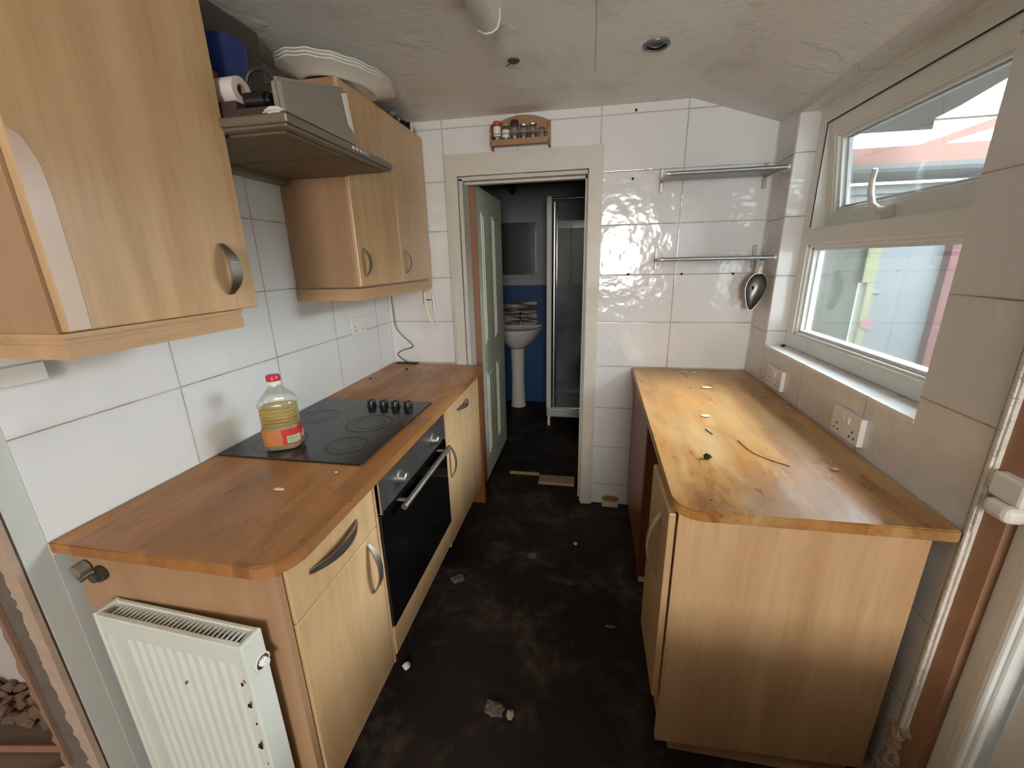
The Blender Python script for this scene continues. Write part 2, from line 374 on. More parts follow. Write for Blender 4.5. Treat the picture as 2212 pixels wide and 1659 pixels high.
    def rot(s, ang, c, axis='Z'):
        bmesh.ops.rotate(s.bm, verts=s.bm.verts, cent=Vector(c), matrix=Matrix.Rotation(ang, 3, axis)); return s
def obj(name, mb, mat, parent=None, label=None, smooth=False, base=None):
    bm = mb.bm; bmesh.ops.recalc_face_normals(bm, faces=bm.faces)
    me = bpy.data.meshes.new(name); off = None
    if parent is None:
        if base is None:
            xs = [v.co.x for v in bm.verts]; ys = [v.co.y for v in bm.verts]; zs = [v.co.z for v in bm.verts]
            base = ((min(xs)+max(xs))/2, (min(ys)+max(ys))/2, min(zs))
        bmesh.ops.translate(bm, verts=bm.verts, vec=-Vector(base))
    bm.to_mesh(me); bm.free()
    if smooth:
        for p in me.polygons: p.use_smooth = True
        try: me.set_sharp_from_angle(angle=math.radians(38))
        except Exception: pass
    me.materials.append(mat if not isinstance(mat, str) else M[mat])
    o = bpy.data.objects.new(name, me); COL.objects.link(o)
    if parent is not None:
        o.parent = parent; r = parent; w_ = Vector((0, 0, 0))
        while r is not None:
            w_ += Vector(r.get('_w', (0, 0, 0))) if False else Vector((0, 0, 0)); r = r.parent
        o.matrix_parent_inverse = WM[parent.name].inverted(); WM[o.name] = Matrix.Identity(4)
    else:
        o.location = base; WM[o.name] = Matrix.Translation(base)
    if label: o['label'] = label
    return o
WM = {}
def tag(o, label=None, cat=None, group=None, kind=None):
    for k, v in (('label', label), ('category', cat), ('group', group), ('kind', kind)):
        if v: o[k] = v
    return o
def thing(name, base, label=None, cat=None, group=None, kind=None):
    o = bpy.data.objects.new(name, None); COL.objects.link(o); o.location = base; o.empty_display_size = .05
    WM[o.name] = Matrix.Translation(base)
    return tag(o, label, cat, group, kind)
def struct(name, mb, mat, smooth=False, label=None):
    o = obj(name, mb, mat, smooth=smooth); o['kind'] = 'structure'
    if label: o['label'] = label
    return o
def xr(y): return 2.0+(y-.9)*.0142          # the right wall runs very slightly out of square
FZ = .03                                    # floor level

# ================================================================== SETTING
struct('floor', MB().box(-1.3, 2.3, -2.8, 4.35, -.07, FZ), 'floor')
# left wall (tiled side faces +x), and its pier at the opening
struct('wall_left', MB().box(-.12, 0, .563, 2.307, .872, 2.4), 'tile_left')
struct('wall_left_lower', MB().box(-.12, -.001, .563, 2.307, FZ, .872), 'plaster', label='grey plaster of the left wall below the worktop')
struct('wall_left_end', MB().box(-.135, -.003, .517, .5625, FZ, 2.4), 'plaster', label='grey painted plaster end of the left wall beside the tiles')
# far wall with the doorway, its top following the sloped ceiling
YF, YB = 2.307, 2.425
zs = lambda x: 2.202-(x-1.631)*.3192
fw = MB()
fw.box(-.12, .462, YF, YB, FZ, 2.35)
fw.box(.462, 1.168+.012, YF, YB, 1.93, 2.35)
struct('wall_far', fw, 'tile_far_l')
fw = MB(); fw.box(1.18, 2.204, YF, YB, FZ, 2.35)
struct('wall_far_right', fw, 'tile_far_r')
# right wall around the window opening
WY0, WY1, WZ0, WZ1 = 1.118, 2.112, 1.088, 2.06
rw = MB()
def rwall(y0, y1, z0, z1, mb): mb.hexa([(xr(y0), y0, z0), (2.205, y0, z0), (2.205, y1, z0), (xr(y1), y1, z0), (xr(y0), y0, z1), (2.205, y0, z1), (2.205, y1, z1), (xr(y1), y1, z1)])
rwall(.9, YF, FZ, WZ0-.012, rw); rwall(.9, WY0, WZ0-.012, 2.35, rw); rwall(WY1, YF, WZ0-.012, 2.35, rw); rwall(WY0, WY1, 2.057, 2.35, rw)
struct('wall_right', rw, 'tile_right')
struct('trim_1', MB().box(xr(2.1)+.002, 2.10, WY1-.006, WY1-.0005, WZ0, 2.06), 'tile_reveal', label='white tiled window reveal at the far side')
sl = MB(); sl.hexa([(xr(WY0)-.001, WY0, WZ0-.012), (2.20, WY0, WZ0-.012), (2.20, WY1-.006, WZ0-.012), (xr(WY1)-.001, WY1-.006, WZ0-.012), (xr(WY0)-.001, WY0, WZ0), (2.20, WY0, WZ0), (2.20, WY1-.006, WZ0), (xr(WY1)-.001, WY1-.006, WZ0)])
struct('trim_2', sl, 'tile_sill', label='white tiled window sill')
# ceiling: flat, then sloping down to the right wall
ce = MB(); ce.prism([(-1.3, 2.203), (1.631, 2.203), (2.10, zs(2.10)), (2.10, 2.42), (-1.3, 2.42)], -2.8, YF, axis='y')
struct('ceiling', ce, 'ceiling')
# ceiling over the bathroom, bathroom walls
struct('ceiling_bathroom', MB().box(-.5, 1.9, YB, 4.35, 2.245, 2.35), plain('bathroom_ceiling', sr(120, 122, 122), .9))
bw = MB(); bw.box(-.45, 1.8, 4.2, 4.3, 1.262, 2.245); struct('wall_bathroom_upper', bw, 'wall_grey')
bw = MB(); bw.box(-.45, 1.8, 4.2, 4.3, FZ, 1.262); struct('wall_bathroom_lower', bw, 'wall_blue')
struct('wall_bathroom_left', MB().box(-.45, -.35, YB, 4.3, FZ, 2.245).box(-.45, -.10, YF+.02, YB, FZ, 2.35), 'wall_grey')
struct('wall_bathroom_right', MB().box(1.7, 1.8, YB, 4.2, FZ, 2.245), 'wall_grey')
struct('trim_3', MB().box(-.35, .83, 4.185, 4.2, 1.262, 1.325, .004), plain('grey_dado', sr(150, 155, 156), .6), label='grey dado rail above the blue bathroom wall')
# door lining and architrave
tr = MB(); tr.box(.462, .4965, YF-.002, YB+.004, FZ, 1.92); tr.box(1.158, 1.18, YF-.002, YB+.004, FZ, 1.93); tr.box(.462, 1.18, YF-.002, YB+.004, 1.912, 1.93)
tr.box(1.146, 1.158, 2.36, 2.40, FZ, 1.912); tr.box(.478, 1.158, 2.36, 2.40, 1.90, 1.912)
struct('trim_4', tr, 'white_wood', label='white painted door lining')
ar = MB()
AX0, AX1, AZ = .413, 1.234, 2.036
for (a, b, c, d) in ((0, .062, .022, 0), (.010, .05, .028, 0), (.046, .062, .030, 0)):
    ar.prism([(AX0+a, FZ), (AX0+b, FZ), (AX0+b, AZ-b*1.66), (AX1-b-.006, AZ-b*1.66), (AX1-b-.006, FZ), (AX1-a, FZ), (AX1-a, AZ-a), (AX0+a, AZ-a)], YF-c, YF, axis='y', bev=.003)
struct('trim_5', ar, 'white_wood', label='white moulded architrave around the doorway')

# bathroom door, folded back, hinge edge of bare wood
d1 = thing('door_1', (.515, 2.42, FZ), label='white four panel door open into the dark bathroom', kind='structure')
lf = MB(); lf.box(.500, .5335, 2.436, 3.13, .055, 1.915)
DX = .5335
obj('door_leaf', lf, 'door_paint', d1)
pm = MB()
for (ya, yb, za, zb) in ((2.53, 2.74, .98, 1.78), (2.82, 3.03, .98, 1.78), (2.53, 2.74, .22, .80), (2.82, 3.03, .22, .80)):
    for k, (ins, h) in enumerate(((0, .006), (.022, .011), (.05, .008))):
        pm.prism([(ya+ins, za+ins), (yb-ins, za+ins), (yb-ins, zb-ins), (ya+ins, zb-ins)], DX, DX+h, axis='x', bev=.004)
obj('door_panel', pm, 'door_paint', d1)
obj('hinge_edge', MB().box(.498, .5345, 2.4285, 2.436, .05, 1.917), 'bare_wood', d1, label='bare brown wood hinge edge of the door')
hg = MB(); hg.box(.479, .492, 2.405, 2.428, 1.645, 1.735, .002); hg.tube([(.490, 2.402, 1.64), (.490, 2.402, 1.74)], .006)
obj('hinge', hg, 'steel_dull', d1)
# ------------------------------------------------------------------ window 1
w1 = thing('window_1', (2.13, 1.6, WZ0), label='white plastic window with a fixed lower pane and an opening top light', kind='structure')
FX0, FX1 = 2.098, 2.160
ZT0, ZT1 = 1.535, 1.600
f = MB()
f.box(FX0, FX1, WY0, WY1-.006, WZ0, WZ0+.062, .006); f.box(FX0, FX1, WY0, WY0+.062, WZ0+.0605, 1.996, .002)
f.box(FX0, FX1, WY1-.068, WY1-.006, WZ0+.0605, 1.996, .002); f.box(FX0, FX1, WY0, WY1-.006, 1.995, 2.055, .006); f.box(FX0-.002, FX1, WY0+.05, WY1-.05, ZT0, ZT1, .006)
obj('window_frame', f, 'upvc_dirty', w1)
b = MB()
y0, y1 = WY0+.060, WY1-.066
for ins, xx in ((0, FX0+.008), (.012, FX0+.020)):
    z0, z1 = WZ0+.058, ZT0+.002
    b.box(xx, xx+.02, y0+ins, y1-ins, z0+ins, z0+ins+.014, .003); b.box(xx, xx+.02, y0+ins, y1-ins, z1-ins-.014, z1-ins, .003)
    b.box(xx, xx+.02, y0+ins, y0+ins+.014, z0+ins, z1-ins, .003); b.box(xx, xx+.02, y1-ins-.014, y1-ins, z0+ins, z1-ins, .003)
obj('glazing_bead', b, 'upvc', w1)
obj('pane', MB().box(FX0+.034, FX0+.038, y0+.01, y1-.01, WZ0+.066, ZT0-.006), 'pane', w1)
sp_ = MB(); a0, a1, c0, c1 = y0+.018, y1-.018, WZ0+.072, ZT0-.012
for (ya, yb, za, zb) in ((a0, a0+.012, c0, c1), (a1-.012, a1, c0, c1), (a0, a1, c0, c0+.012), (a0, a1, c1-.012, c1)): sp_.box(FX0+.040, FX0+.058, ya, yb, za, zb)
obj('glass_spacer', sp_, 'upvc', w1)
gk = MB(); gk.box(FX0+.0335, FX0+.0345, y1-.0195, y1-.016, WZ0+.07, ZT0-.01); gk.box(FX0+.0335, FX0+.0345, y0+.016, y1-.016, ZT0-.014, ZT0-.011)
obj('gasket', gk, 'gasket', w1, label='thin black gasket line')
gk = MB(); gk.box(FX0-.0012, FX0+.002, WY1-.0695, WY1-.0665, ZT1+.004, 1.999); gk.box(FX0-.0012, FX0+.002, WY0+.06, WY1-.0665, 1.9945, 1.9985)
obj('gasket', gk, 'gasket', w1, label='black gap line around the opening light')
# top-hung casement, tilted open
cs = MB(); cy0, cy1, cz0, cz1 = WY0+.052, WY1-.058, ZT1-.012, 2.005
X0, X1 = FX0+.004, FX0+.056
cs.box(X0, X1, cy0, cy1, cz0, cz0+.066, .006); cs.box(X0, X1, cy0, cy1, cz1-.058, cz1, .006)
cs.box(X0, X1, cy0, cy0+.06, cz0+.06, cz1-.05, .006); cs.box(X0, X1, cy1-.06, cy1, cz0+.06, cz1-.05, .006)
for ins, xx in ((.056, X0+.004), (.066, X0+.016)):
    cs.box(xx, xx+.02, cy0+ins, cy1-ins, cz0+ins+.004, cz0+ins+.018, .003); cs.box(xx, xx+.02, cy0+ins, cy1-ins, cz1-ins-.010, cz1-ins+.002, .003)
    cs.box(xx, xx+.02, cy0+ins, cy0+ins+.014, cz0+ins, cz1-ins, .003); cs.box(xx, xx+.02, cy1-ins-.014, cy1-ins, cz0+ins, cz1-ins, .003)
TILT = -math.radians(7); TC = (X1, 1.6, cz1)
cs.rot(TILT, TC, 'Y')
cas = obj('casement', cs, 'upvc_dirty', w1)
obj('pane', MB().box(X0+.03, X0+.034, cy0+.05, cy1-.05, cz0+.055, cz1-.045).rot(TILT, TC, 'Y'), 'pane', cas)
sp_ = MB(); q0, q1, r0, r1 = cy0+.074, cy1-.074, cz0+.082, cz1-.070
for (ya, yb, za, zb) in ((q0, q0+.012, r0, r1), (q1-.012, q1, r0, r1), (q0, q1, r0, r0+.012), (q0, q1, r1-.012, r1)): sp_.box(X0+.036, X0+.050, ya, yb, za, zb)
obj('glass_spacer', sp_.rot(TILT, TC, 'Y'), 'upvc', cas)
gk = MB(); g0 = .0745
for (a, b_, c, d) in ((cy0+g0, cy1-g0, cz0+g0+.006, cz0+g0+.009), (cy0+g0, cy1-g0, cz1-g0+.004, cz1-g0+.007)): gk.box(X0+.026, X0+.030, a, b_, c, d)
for a in (cy0+g0, cy1-g0-.003): gk.box(X0+.026, X0+.030, a, a+.003, cz0+g0, cz1-g0)
obj('gasket', gk.rot(TILT, TC, 'Y'), 'gasket', cas, label='black rubber gasket')
hd = MB(); hy = 1.655
hd.tube([(X0-.004, hy-.018, cz0+.045), (X0-.03, hy-.004, cz0+.05), (X0-.036, hy+.016, cz0+.072), (X0-.036, hy+.028, cz0+.11), (X0-.036, hy+.026, cz0+.15), (X0-.036, hy+.012, cz0+.182)], [.016, .014, .011, .0095, .009, .008], n=12)
hd.box(X0-.014, X0+.002, hy-.04, hy+.015, cz0+.022, cz0+.062, .005)
obj('window_handle', hd.rot(TILT, TC, 'Y'), 'upvc', cas, smooth=True)
st = MB(); st.box(X0+.052, X0+.058, cy1-.012, cy1+.002, cz0+.02, cz0+.20); obj('window_stay', st, 'steel_dark', w1)

# ------------------------------------------------------------------ edge of the right wall, back door frame
bd = MB()
rr = random.Random(11)
for (yy, xx, za) in ((.8955, -.005, .30), (.889, -.002, .92)):
    z = za
    while z < 2.08:
        L = rr.uniform(.012, .05); e = rr.uniform(0, .0018)
        bd.box(xr(.9)+xx-e, xr(.9)+.004, yy-.0028-e, yy+.0028, z, z+L-.0006, .0012); z += L
bd.box(xr(.9)-.0005, xr(.9)+.006, .886, .897, .30, 2.08)
struct('trim_6', bd, 'adhesive', label='ragged white tile edging bead at the end of the right wall')
struct('wall_right_stripped', MB().box(xr(.88)+.006, 2.27, .838, .9, FZ, 2.3), 'stripped', label='brown stripped render beside the back door')
dbx = MB()
for k in range(26):
    dbx.lump((xr(.88)+.002+random.uniform(-.004, .004), .905+random.uniform(-.012, .012), .045+k*.0115), .011, .016, .016, k, 2, .6)
struct('trim_7', dbx, 'plaster_pink', label='broken buff plaster at the foot of the right wall')
d2 = thing('door_2', (2.1, .3, FZ), label='white plastic back door at the right edge, its glazed upper half assumed', kind='structure')
f = MB(); f.box(2.022, 2.12, .800, .838, FZ, 2.14, .004); f.box(2.012, 2.12, .752, .802, FZ, 2.14, .006); f.box(2.005, 2.03, .762, .782, FZ, 2.14, .006)
f.box(2.022, 2.12, -.15, .838, 2.06, 2.14, .004); f.box(2.022, 2.12, -.15, -.10, FZ, 2.14, .004)
obj('door_frame', f, 'upvc_dirty', d2)
f = MB(); f.box(2.03, 2.10, .635, .742, .05, 2.05, .006); f.box(2.03, 2.10, -.09, .0, .05, 2.05, .006); f.box(2.03, 2.10, 0, .64, .93, 1.04, .006); f.box(2.03, 2.10, 0, .64, 1.98, 2.05, .006); f.box(2.045, 2.09, 0, .64, .05, .94, .006)
f.box(2.018, 2.035, .655, .675, .05, 2.05, .006)
obj('door_leaf', f, 'upvc', d2)
obj('pane', MB().box(2.06, 2.066, 0, .64, 1.03, 1.99), 'pane', d2)
h = MB(); h.box(1.985, 2.022, .806, .874, 1.025, 1.075, .006); h.box(1.978, 2.022, .812, .872, .985, 1.022, .014, 3)
obj('hinge', h, 'white_plastic', d2)
# ------------------------------------------------------------------ the opening: pier and alcove on the left
def jag(x_in, x_out, z0, z1, n, amp, seed, y0, y1, mb, both=False):
    pts = []
    for i in range(n+1):
        z = z0+(z1-z0)*i/n; pts.append((x_in+(random.Random(seed+i).uniform(-amp, amp)), z))
    out = [(x_out+(random.Random(seed*7+i).uniform(-amp, amp) if both else 0), z0+(z1-z0)*i/n) for i in range(n+1)]
    mb.prism(pts+out[::-1], y0, y1, axis='y'); return mb
pr_ = MB(); pr_.box(-.135, -.0065, .512, .5165, FZ, 2.2)
struct('wall_left_pier', pr_, 'masonry', label='exposed grey brown masonry of the opening at the left edge')
pp = MB(); jag(-.040, -.0035, FZ, 2.2, 150, .009, 3, .500, .5115, pp); jag(-.052, -.030, .5, 1.3, 34, .006, 41, .505, .5118, pp, True)
struct('trim_8', pp, 'plaster_pink', label='broken buff plaster edge on the pier')
pp = MB(); jag(-.135, -.118, .25, 1.6, 60, .009, 17, .503, .5115, pp)
struct('trim_9', pp, plain('broken_brown_plaster', sr(140, 108, 88), .95, var=.25, nscale=30, bump=1), label='thin remnant of brown plaster left of the masonry')
struct('wall_alcove', MB().box(-1.3, -.125, .76, .90, FZ, 2.2), 'plaster_room', label='cream plaster alcove wall at the far left')
al = MB()
al.box(-1.25, -.14, .35, .759, FZ+.0005, FZ+.006)
struct('floor_alcove', al, plain('brown_dusty_boards', sr(112, 92, 78), .9, var=.3, nscale=9, bump=.6), label='dusty brown floor in the alcove')
rbm = MB()
rr = random.Random(5)
for k in range(120):
    x = rr.uniform(-.95, -.15); rbm.lump((x, rr.uniform(.66, .755), FZ+.012+rr.uniform(0, .03)), rr.uniform(.012, .035), rr.uniform(.01, .028), rr.uniform(.01, .026), k, 1)
o = obj('rubble', rbm, 'rubble'); tag(o, 'heap of brown plaster rubble along the foot of the alcove wall', 'rubble', kind='stuff')
for k, (xa, ya, xb, yb) in enumerate(((-.62, .40, -.22, .66), (-.22, .50, -.42, .36), (-.80, .56, -.35, .635))):
    bt_ = MB(); bt_.tube([(xa, ya, FZ+.017), (xb, yb, FZ+.017)], .011, 4)
    o = obj('timber_batten', bt_, 'bare_wood')
    tag(o, ('longest brown batten lying across the alcove floor', 'short brown batten at the front of the alcove floor', 'brown batten lying at the back of the alcove by the rubble')[k], 'batten', 'battens on the alcove floor')
# adjoining room shell (behind the camera), with an unseen box added to shade the right end panel
c = obj('shade_box', MB().box(1.12, 1.98, .06, .40, FZ+.0005, .69, .004), plain('shade_box_brown', sr(150, 116, 80), .9)); tag(c, 'unseen brown box added in the adjoining room to shade the lower right end panel', 'unseen box')
# adjoining room walls
rs = MB(); rs.box(-1.4, -1.3, -2.8, .9, FZ, 2.2); struct('wall_adjoining_left', rs, 'plaster_room')
rs = MB(); rs.box(2.022, 2.27, -2.8, -.15, FZ, 2.2); rs.box(2.13, 2.27, -.15, .838, 2.1, 2.2); struct('wall_adjoining_right', rs, 'plaster_room')
rs = MB(); rs.box(-1.4, .1, -2.9, -2.8, FZ, 2.2); rs.box(1.7, 2.27, -2.9, -2.8, FZ, 2.2); rs.box(.1, 1.7, -2.9, -2.8, FZ, 2.2); struct('wall_adjoining_rear', rs, 'plaster_room')

# ================================================================== CABINETS
def bow_handle(mb, p, L, axis, out, proud=.026, wid=.011):
    """curved strap handle centred at p, length L along axis ('y'/'z'), standing off in direction out (+x or -x)"""
    pts = []; wds = []
    for i in range(15):
        t = i/14*2-1
        a = t*L/2; h = proud*(1-abs(t)**2.2)
        d = {'y': (0, a, 0), 'z': (0, 0, a)}[axis]
        pts.append((p[0]+out*(h+.002), p[1]+d[1], p[2]+d[2])); wds.append(wid*(.75+.9*(1-t*t)))
    mb.strip(pts, wds, .005, {'y': (0, 0, 1), 'z': (0, 1, 0)}[axis])
    return mb
def handle(parent, p, L, axis, out=1, mat='steel_dull', **k):
    return obj('handle', bow_handle(MB(), p, L, axis, out, **k), mat, parent, smooth=True)
def legs(parent, xs, ys, z0, z1):
    for x in xs:
        for y in ys:
            l = MB(); l.lathe([(.026, 0), (.026, .008), (.016, .014), (.016, z1-z0)], (x, y, z0), 14); obj('leg', l, 'black', parent, smooth=True)
def carcass(mb, x0, x1, y0, y1, z0, z1, front, t=.016):
    mb.box(x0, x1, y0, y0+t, z0, z1); mb.box(x0, x1, y1-t, y1, z0, z1); mb.box(x0, x1, y0+t, y1-t, z0, z0+t); mb.box(x0, x1, y0+t, y1-t, z1-t, z1)
    if front > 0: mb.box(x0, x0+.006, y0+t, y1-t, z0+t, z1-t)
    else: mb.box(x1-.006, x1, y0+t, y1-t, z0+t, z1-t)
    return mb
# near wall cabinet (top left)
UX = .291
c = thing('wall_cabinet', (.15, .74, 1.35), 'large beech wall cabinet nearest the camera at top left, one door', 'cabinet', 'beech wall cabinets')
obj('carcass', carcass(MB(), .001, UX-.020, .545, .962, 1.392, 2.127, 1), 'beech', c)
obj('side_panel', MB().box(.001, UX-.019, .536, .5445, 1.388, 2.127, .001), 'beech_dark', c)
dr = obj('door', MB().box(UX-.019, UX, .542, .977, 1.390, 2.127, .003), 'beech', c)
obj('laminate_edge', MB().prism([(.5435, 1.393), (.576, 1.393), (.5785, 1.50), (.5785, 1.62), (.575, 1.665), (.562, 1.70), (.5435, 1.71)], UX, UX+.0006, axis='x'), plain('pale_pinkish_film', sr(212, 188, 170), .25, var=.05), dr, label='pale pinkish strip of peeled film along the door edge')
hb = bow_handle(MB(), (UX+.001, .893, 1.490), .118, 'z', 1, proud=.03, wid=.021)
hh = obj('handle', hb, 'steel_dull', dr, smooth=True)
pp = MB()
for i in range(5):
    for j in range(4): pp.box(UX+.033, UX+.0345, .8825+j*.0055, .8855+j*.0055, 1.478+i*.0055, 1.481+i*.0055)
pb = obj('handle_plate', MB().box(UX+.0325, UX+.034, .881, .9045, 1.475, 1.507), 'steel', hh, label='bright perforated centre of the handle')
o = obj('handle_hole', pp, 'black', dr, label='dark holes in the handle')
def pelmet(parent, x1, y0, y1, zt):
    p = MB(); ya = y0-.001
    for (za, zb, o_) in ((0, -.009, .010), (-.009, -.020, .004), (-.020, -.046, .007)):
        p.prism([(.001, ya-o_), (x1-.012+o_, ya-o_), (x1-.012+o_, y1), (x1-.030, y1), (x1-.030, ya+.018), (.001, ya+.018)], zt+zb, zt+za)
    return obj('pelmet', p, 'beech_edge', parent)
pelmet(c, UX+.002, .541, .921, 1.389)
# far wall cabinet (two doors)
c = thing('wall_cabinet', (.15, 1.9, 1.35), 'beech wall cabinet with two doors beside the doorway, past the cooker hood', 'cabinet', 'beech wall cabinets')
obj('carcass', carcass(MB(), .001, UX-.020, 1.532, 2.296, 1.412, 2.127, 1), 'beech', c)
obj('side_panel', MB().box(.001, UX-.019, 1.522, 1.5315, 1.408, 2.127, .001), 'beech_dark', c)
for (ya, yb, hy_) in ((1.524, 1.9125, 1.566), (1.9165, 2.292, 1.957)):
    dr = obj('door', MB().box(UX-.019, UX, ya, yb, 1.410, 2.127, .003), 'beech', c)
    handle(dr, (UX, hy_, 1.503), .108, 'z', 1)
pelmet(c, UX+.002, 1.526, 2.292, 1.402)
# near left base cabinet
BX = .565
c = thing('base_cabinet', (.3, .78, FZ), 'near left beech base cabinet behind the radiator, drawer over door', 'cabinet', 'beech base cabinets on the left')
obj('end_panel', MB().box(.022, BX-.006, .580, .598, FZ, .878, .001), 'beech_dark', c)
obj('carcass', carcass(MB(), .02, BX-.021, .600, .966, .18, .876, 1), 'beech', c)
dr = obj('drawer', MB().box(BX-.018, BX, .602, .966, .729, .874, .003), 'beech', c)
handle(dr, (BX, .768, .815), .20, 'y', 1, wid=.014, proud=.03)
dr = obj('door', MB().box(BX-.018, BX, .602, .966, .182, .725, .003), 'beech', c)
handle(dr, (BX, .905, .622), .17, 'z', 1, wid=.014, proud=.03)
legs(c, (.10, .47), (.66, .92), FZ, .18)
# oven
c = thing('oven', (.3, 1.27, FZ), 'built-in black glass oven under the hob with steel bar handle', 'oven')
obj('oven_body', MB().box(.05, .55, .985, 1.556, .325, .872), 'black_matt', c)
for ya, yb in ((.9685, .978), (1.575, 1.590)): obj('side_trim', MB().box(.02, .566, ya, yb, .18, .876), 'beech', c)
obj('control_panel', MB().box(.55, .577, .980, 1.573, .757, .872, .003), 'steel_dark', c)
obj('trim_strip', MB().box(.562, .580, .980, .986, .757, .872, .001), 'steel', c, label='bright steel edge of the control panel')
obj('oven_door', MB().box(.55, .577, .980, 1.573, .325, .751, .003), 'black_gloss', c)
for y in (1.115, 1.42):
    k = MB(); k.lathe([(.026, 0), (.026, .004), (.019, .006), (.018, .028), (.015, .031)], (.577, y, .812), 24, 'x'); obj('knob', k, 'steel', c, smooth=True)
k = MB(); k.tube([(.613, 1.06, .738), (.613, 1.515, .738)], .0105, 14); k.tube([(.577, 1.10, .738), (.613, 1.10, .738)], .007); k.tube([(.577, 1.475, .738), (.613, 1.475, .738)], .007)
obj('handle', k, 'steel_dull', c, smooth=True)
obj('filler_panel', MB().box(.02, .570, .980, 1.573, .205, .318, .002), 'beech', c, label='beech board below the oven door')
legs(c, (.10, .47), (1.03, 1.5), FZ, .205)
# far left base cabinet
c = thing('base_cabinet', (.3, 1.9, FZ), 'far left beech base cabinet beside the doorway, small drawer over door', 'cabinet', 'beech base cabinets on the left')
obj('carcass', carcass(MB(), .02, BX-.021, 1.594, 2.192, .18, .876, 1), 'beech', c)
dr = obj('drawer', MB().box(BX-.018, BX, 1.596, 2.188, .702, .874, .003), 'beech', c)
handle(dr, (BX, 1.865, .808), .16, 'y', 1)
dr = obj('door', MB().box(BX-.018, BX, 1.596, 2.188, .182, .698, .003), 'beech', c)
handle(dr, (BX, 1.645, .60), .16, 'z', 1)
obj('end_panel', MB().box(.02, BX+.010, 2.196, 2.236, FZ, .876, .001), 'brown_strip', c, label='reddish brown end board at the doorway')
legs(c, (.10, .47), (1.65, 2.14), FZ, .18)

# worktops
def rounded(poly, idx, r, n=8):
    out = []
    for i, p in enumerate(poly):
        if i != idx: out.append(p); continue
        a = Vector(poly[i-1]); b_ = Vector(poly[(i+1) % len(poly)]); p = Vector(p)
        da = (a-p).normalized(); db = (b_-p).normalized(); c_ = p+da*r+db*r; s = p+da*r
        for k in range(n+1):
            t = k/n*PI/2
            out.append(tuple(c_-db*r*math.cos(t)-da*r*math.sin(t)))
    return out
lp = rounded([(.001, .562), (.590, .562), (.587, 2.235), (.545, 2.276), (.001, 2.303)], 1, .075)
o = obj('worktop', MB().prism(lp, .880, .910, bev=.003), 'wt_left')
tag(o, 'orange brown wooden worktop along the left wall carrying the hob', 'worktop')
rp = rounded([(xr(2.3)-.003, 2.303), (1.430, 2.303), (1.405, .903), (xr(.903)-.003, .903)], 2, .06)
o = obj('worktop', MB().prism(rp, .880, .910, bev=.003), 'wt_right')
tag(o, 'worn honey coloured wooden worktop under the window on the right', 'worktop')
# right base cabinets
c = thing('base_cabinet', (1.7, 1.08, FZ), 'near right beech base cabinet with a broad plain end panel facing the room', 'cabinet', 'beech base cabinets on the right')
obj('end_panel', MB().hexa([(1.420, .930, .088), (1.968, .930, .118), (1.968, .948, .118), (1.420, .948, .088), (1.420, .930, .878), (1.968, .930, .878), (1.968, .948, .878), (1.420, .948, .878)]), 'beech', c)
obj('carcass', carcass(MB(), 1.424, 1.962, .950, 1.22, .15, .876, -1), 'beech', c)
dr = obj('door', MB().box(1.398, 1.416, .936, 1.205, .255, .874, .003), 'beech', c)
handle(dr, (1.398, 1.02, .72), .20, 'z', -1, mat='steel', proud=.032)
obj('plinth', MB().box(1.465, 1.95, .952, .968, FZ, .14), 'beech_dark', c)
legs(c, (1.5, 1.9), (1.0, 1.17), FZ, .15)
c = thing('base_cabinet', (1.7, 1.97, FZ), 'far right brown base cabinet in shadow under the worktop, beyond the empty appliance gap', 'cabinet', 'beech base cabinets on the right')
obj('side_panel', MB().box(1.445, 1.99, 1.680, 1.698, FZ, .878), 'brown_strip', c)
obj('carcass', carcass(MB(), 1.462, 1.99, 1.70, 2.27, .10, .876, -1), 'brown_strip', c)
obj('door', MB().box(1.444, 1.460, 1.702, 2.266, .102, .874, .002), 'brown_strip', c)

# ================================================================== HOB, BOTTLE
c = thing('hob', (.27, 1.29, .91), 'black ceramic glass hob with four knobs set in the left worktop', 'hob')
hobg = obj('glass_top', MB().box(.012, .522, 1.0, 1.582, .9102, .9155, .002), 'hob', c)
for (x, y, r) in ((.375, 1.315, .088), (.135, 1.36, .078), (.40, 1.12, .07), (.15, 1.12, .088)):
    rg = MB(); rg.lathe([(r, 0), (r, .0004), (r-.009, .0004), (r-.009, 0)], (x, y, .9155), 40, cap=False)
    rg.lathe([(r-.03, 0), (r-.03, .0003), (r-.033, .0003), (r-.033, 0)], (x, y, .9155), 40, cap=False)
    obj('cooking_zone', rg, 'hob_ring', c)
for x in (.285, .340, .393, .450):
    k = MB(); k.lathe([(.021, 0), (.021, .004), (.0175, .006), (.017, .024), (.0155, .027)], (x, 1.500, .9155), 20)
    k.box(x-.004, x+.004, 1.486, 1.514, .940, .9455, .002)
    obj('knob', k, 'black', c, smooth=True)
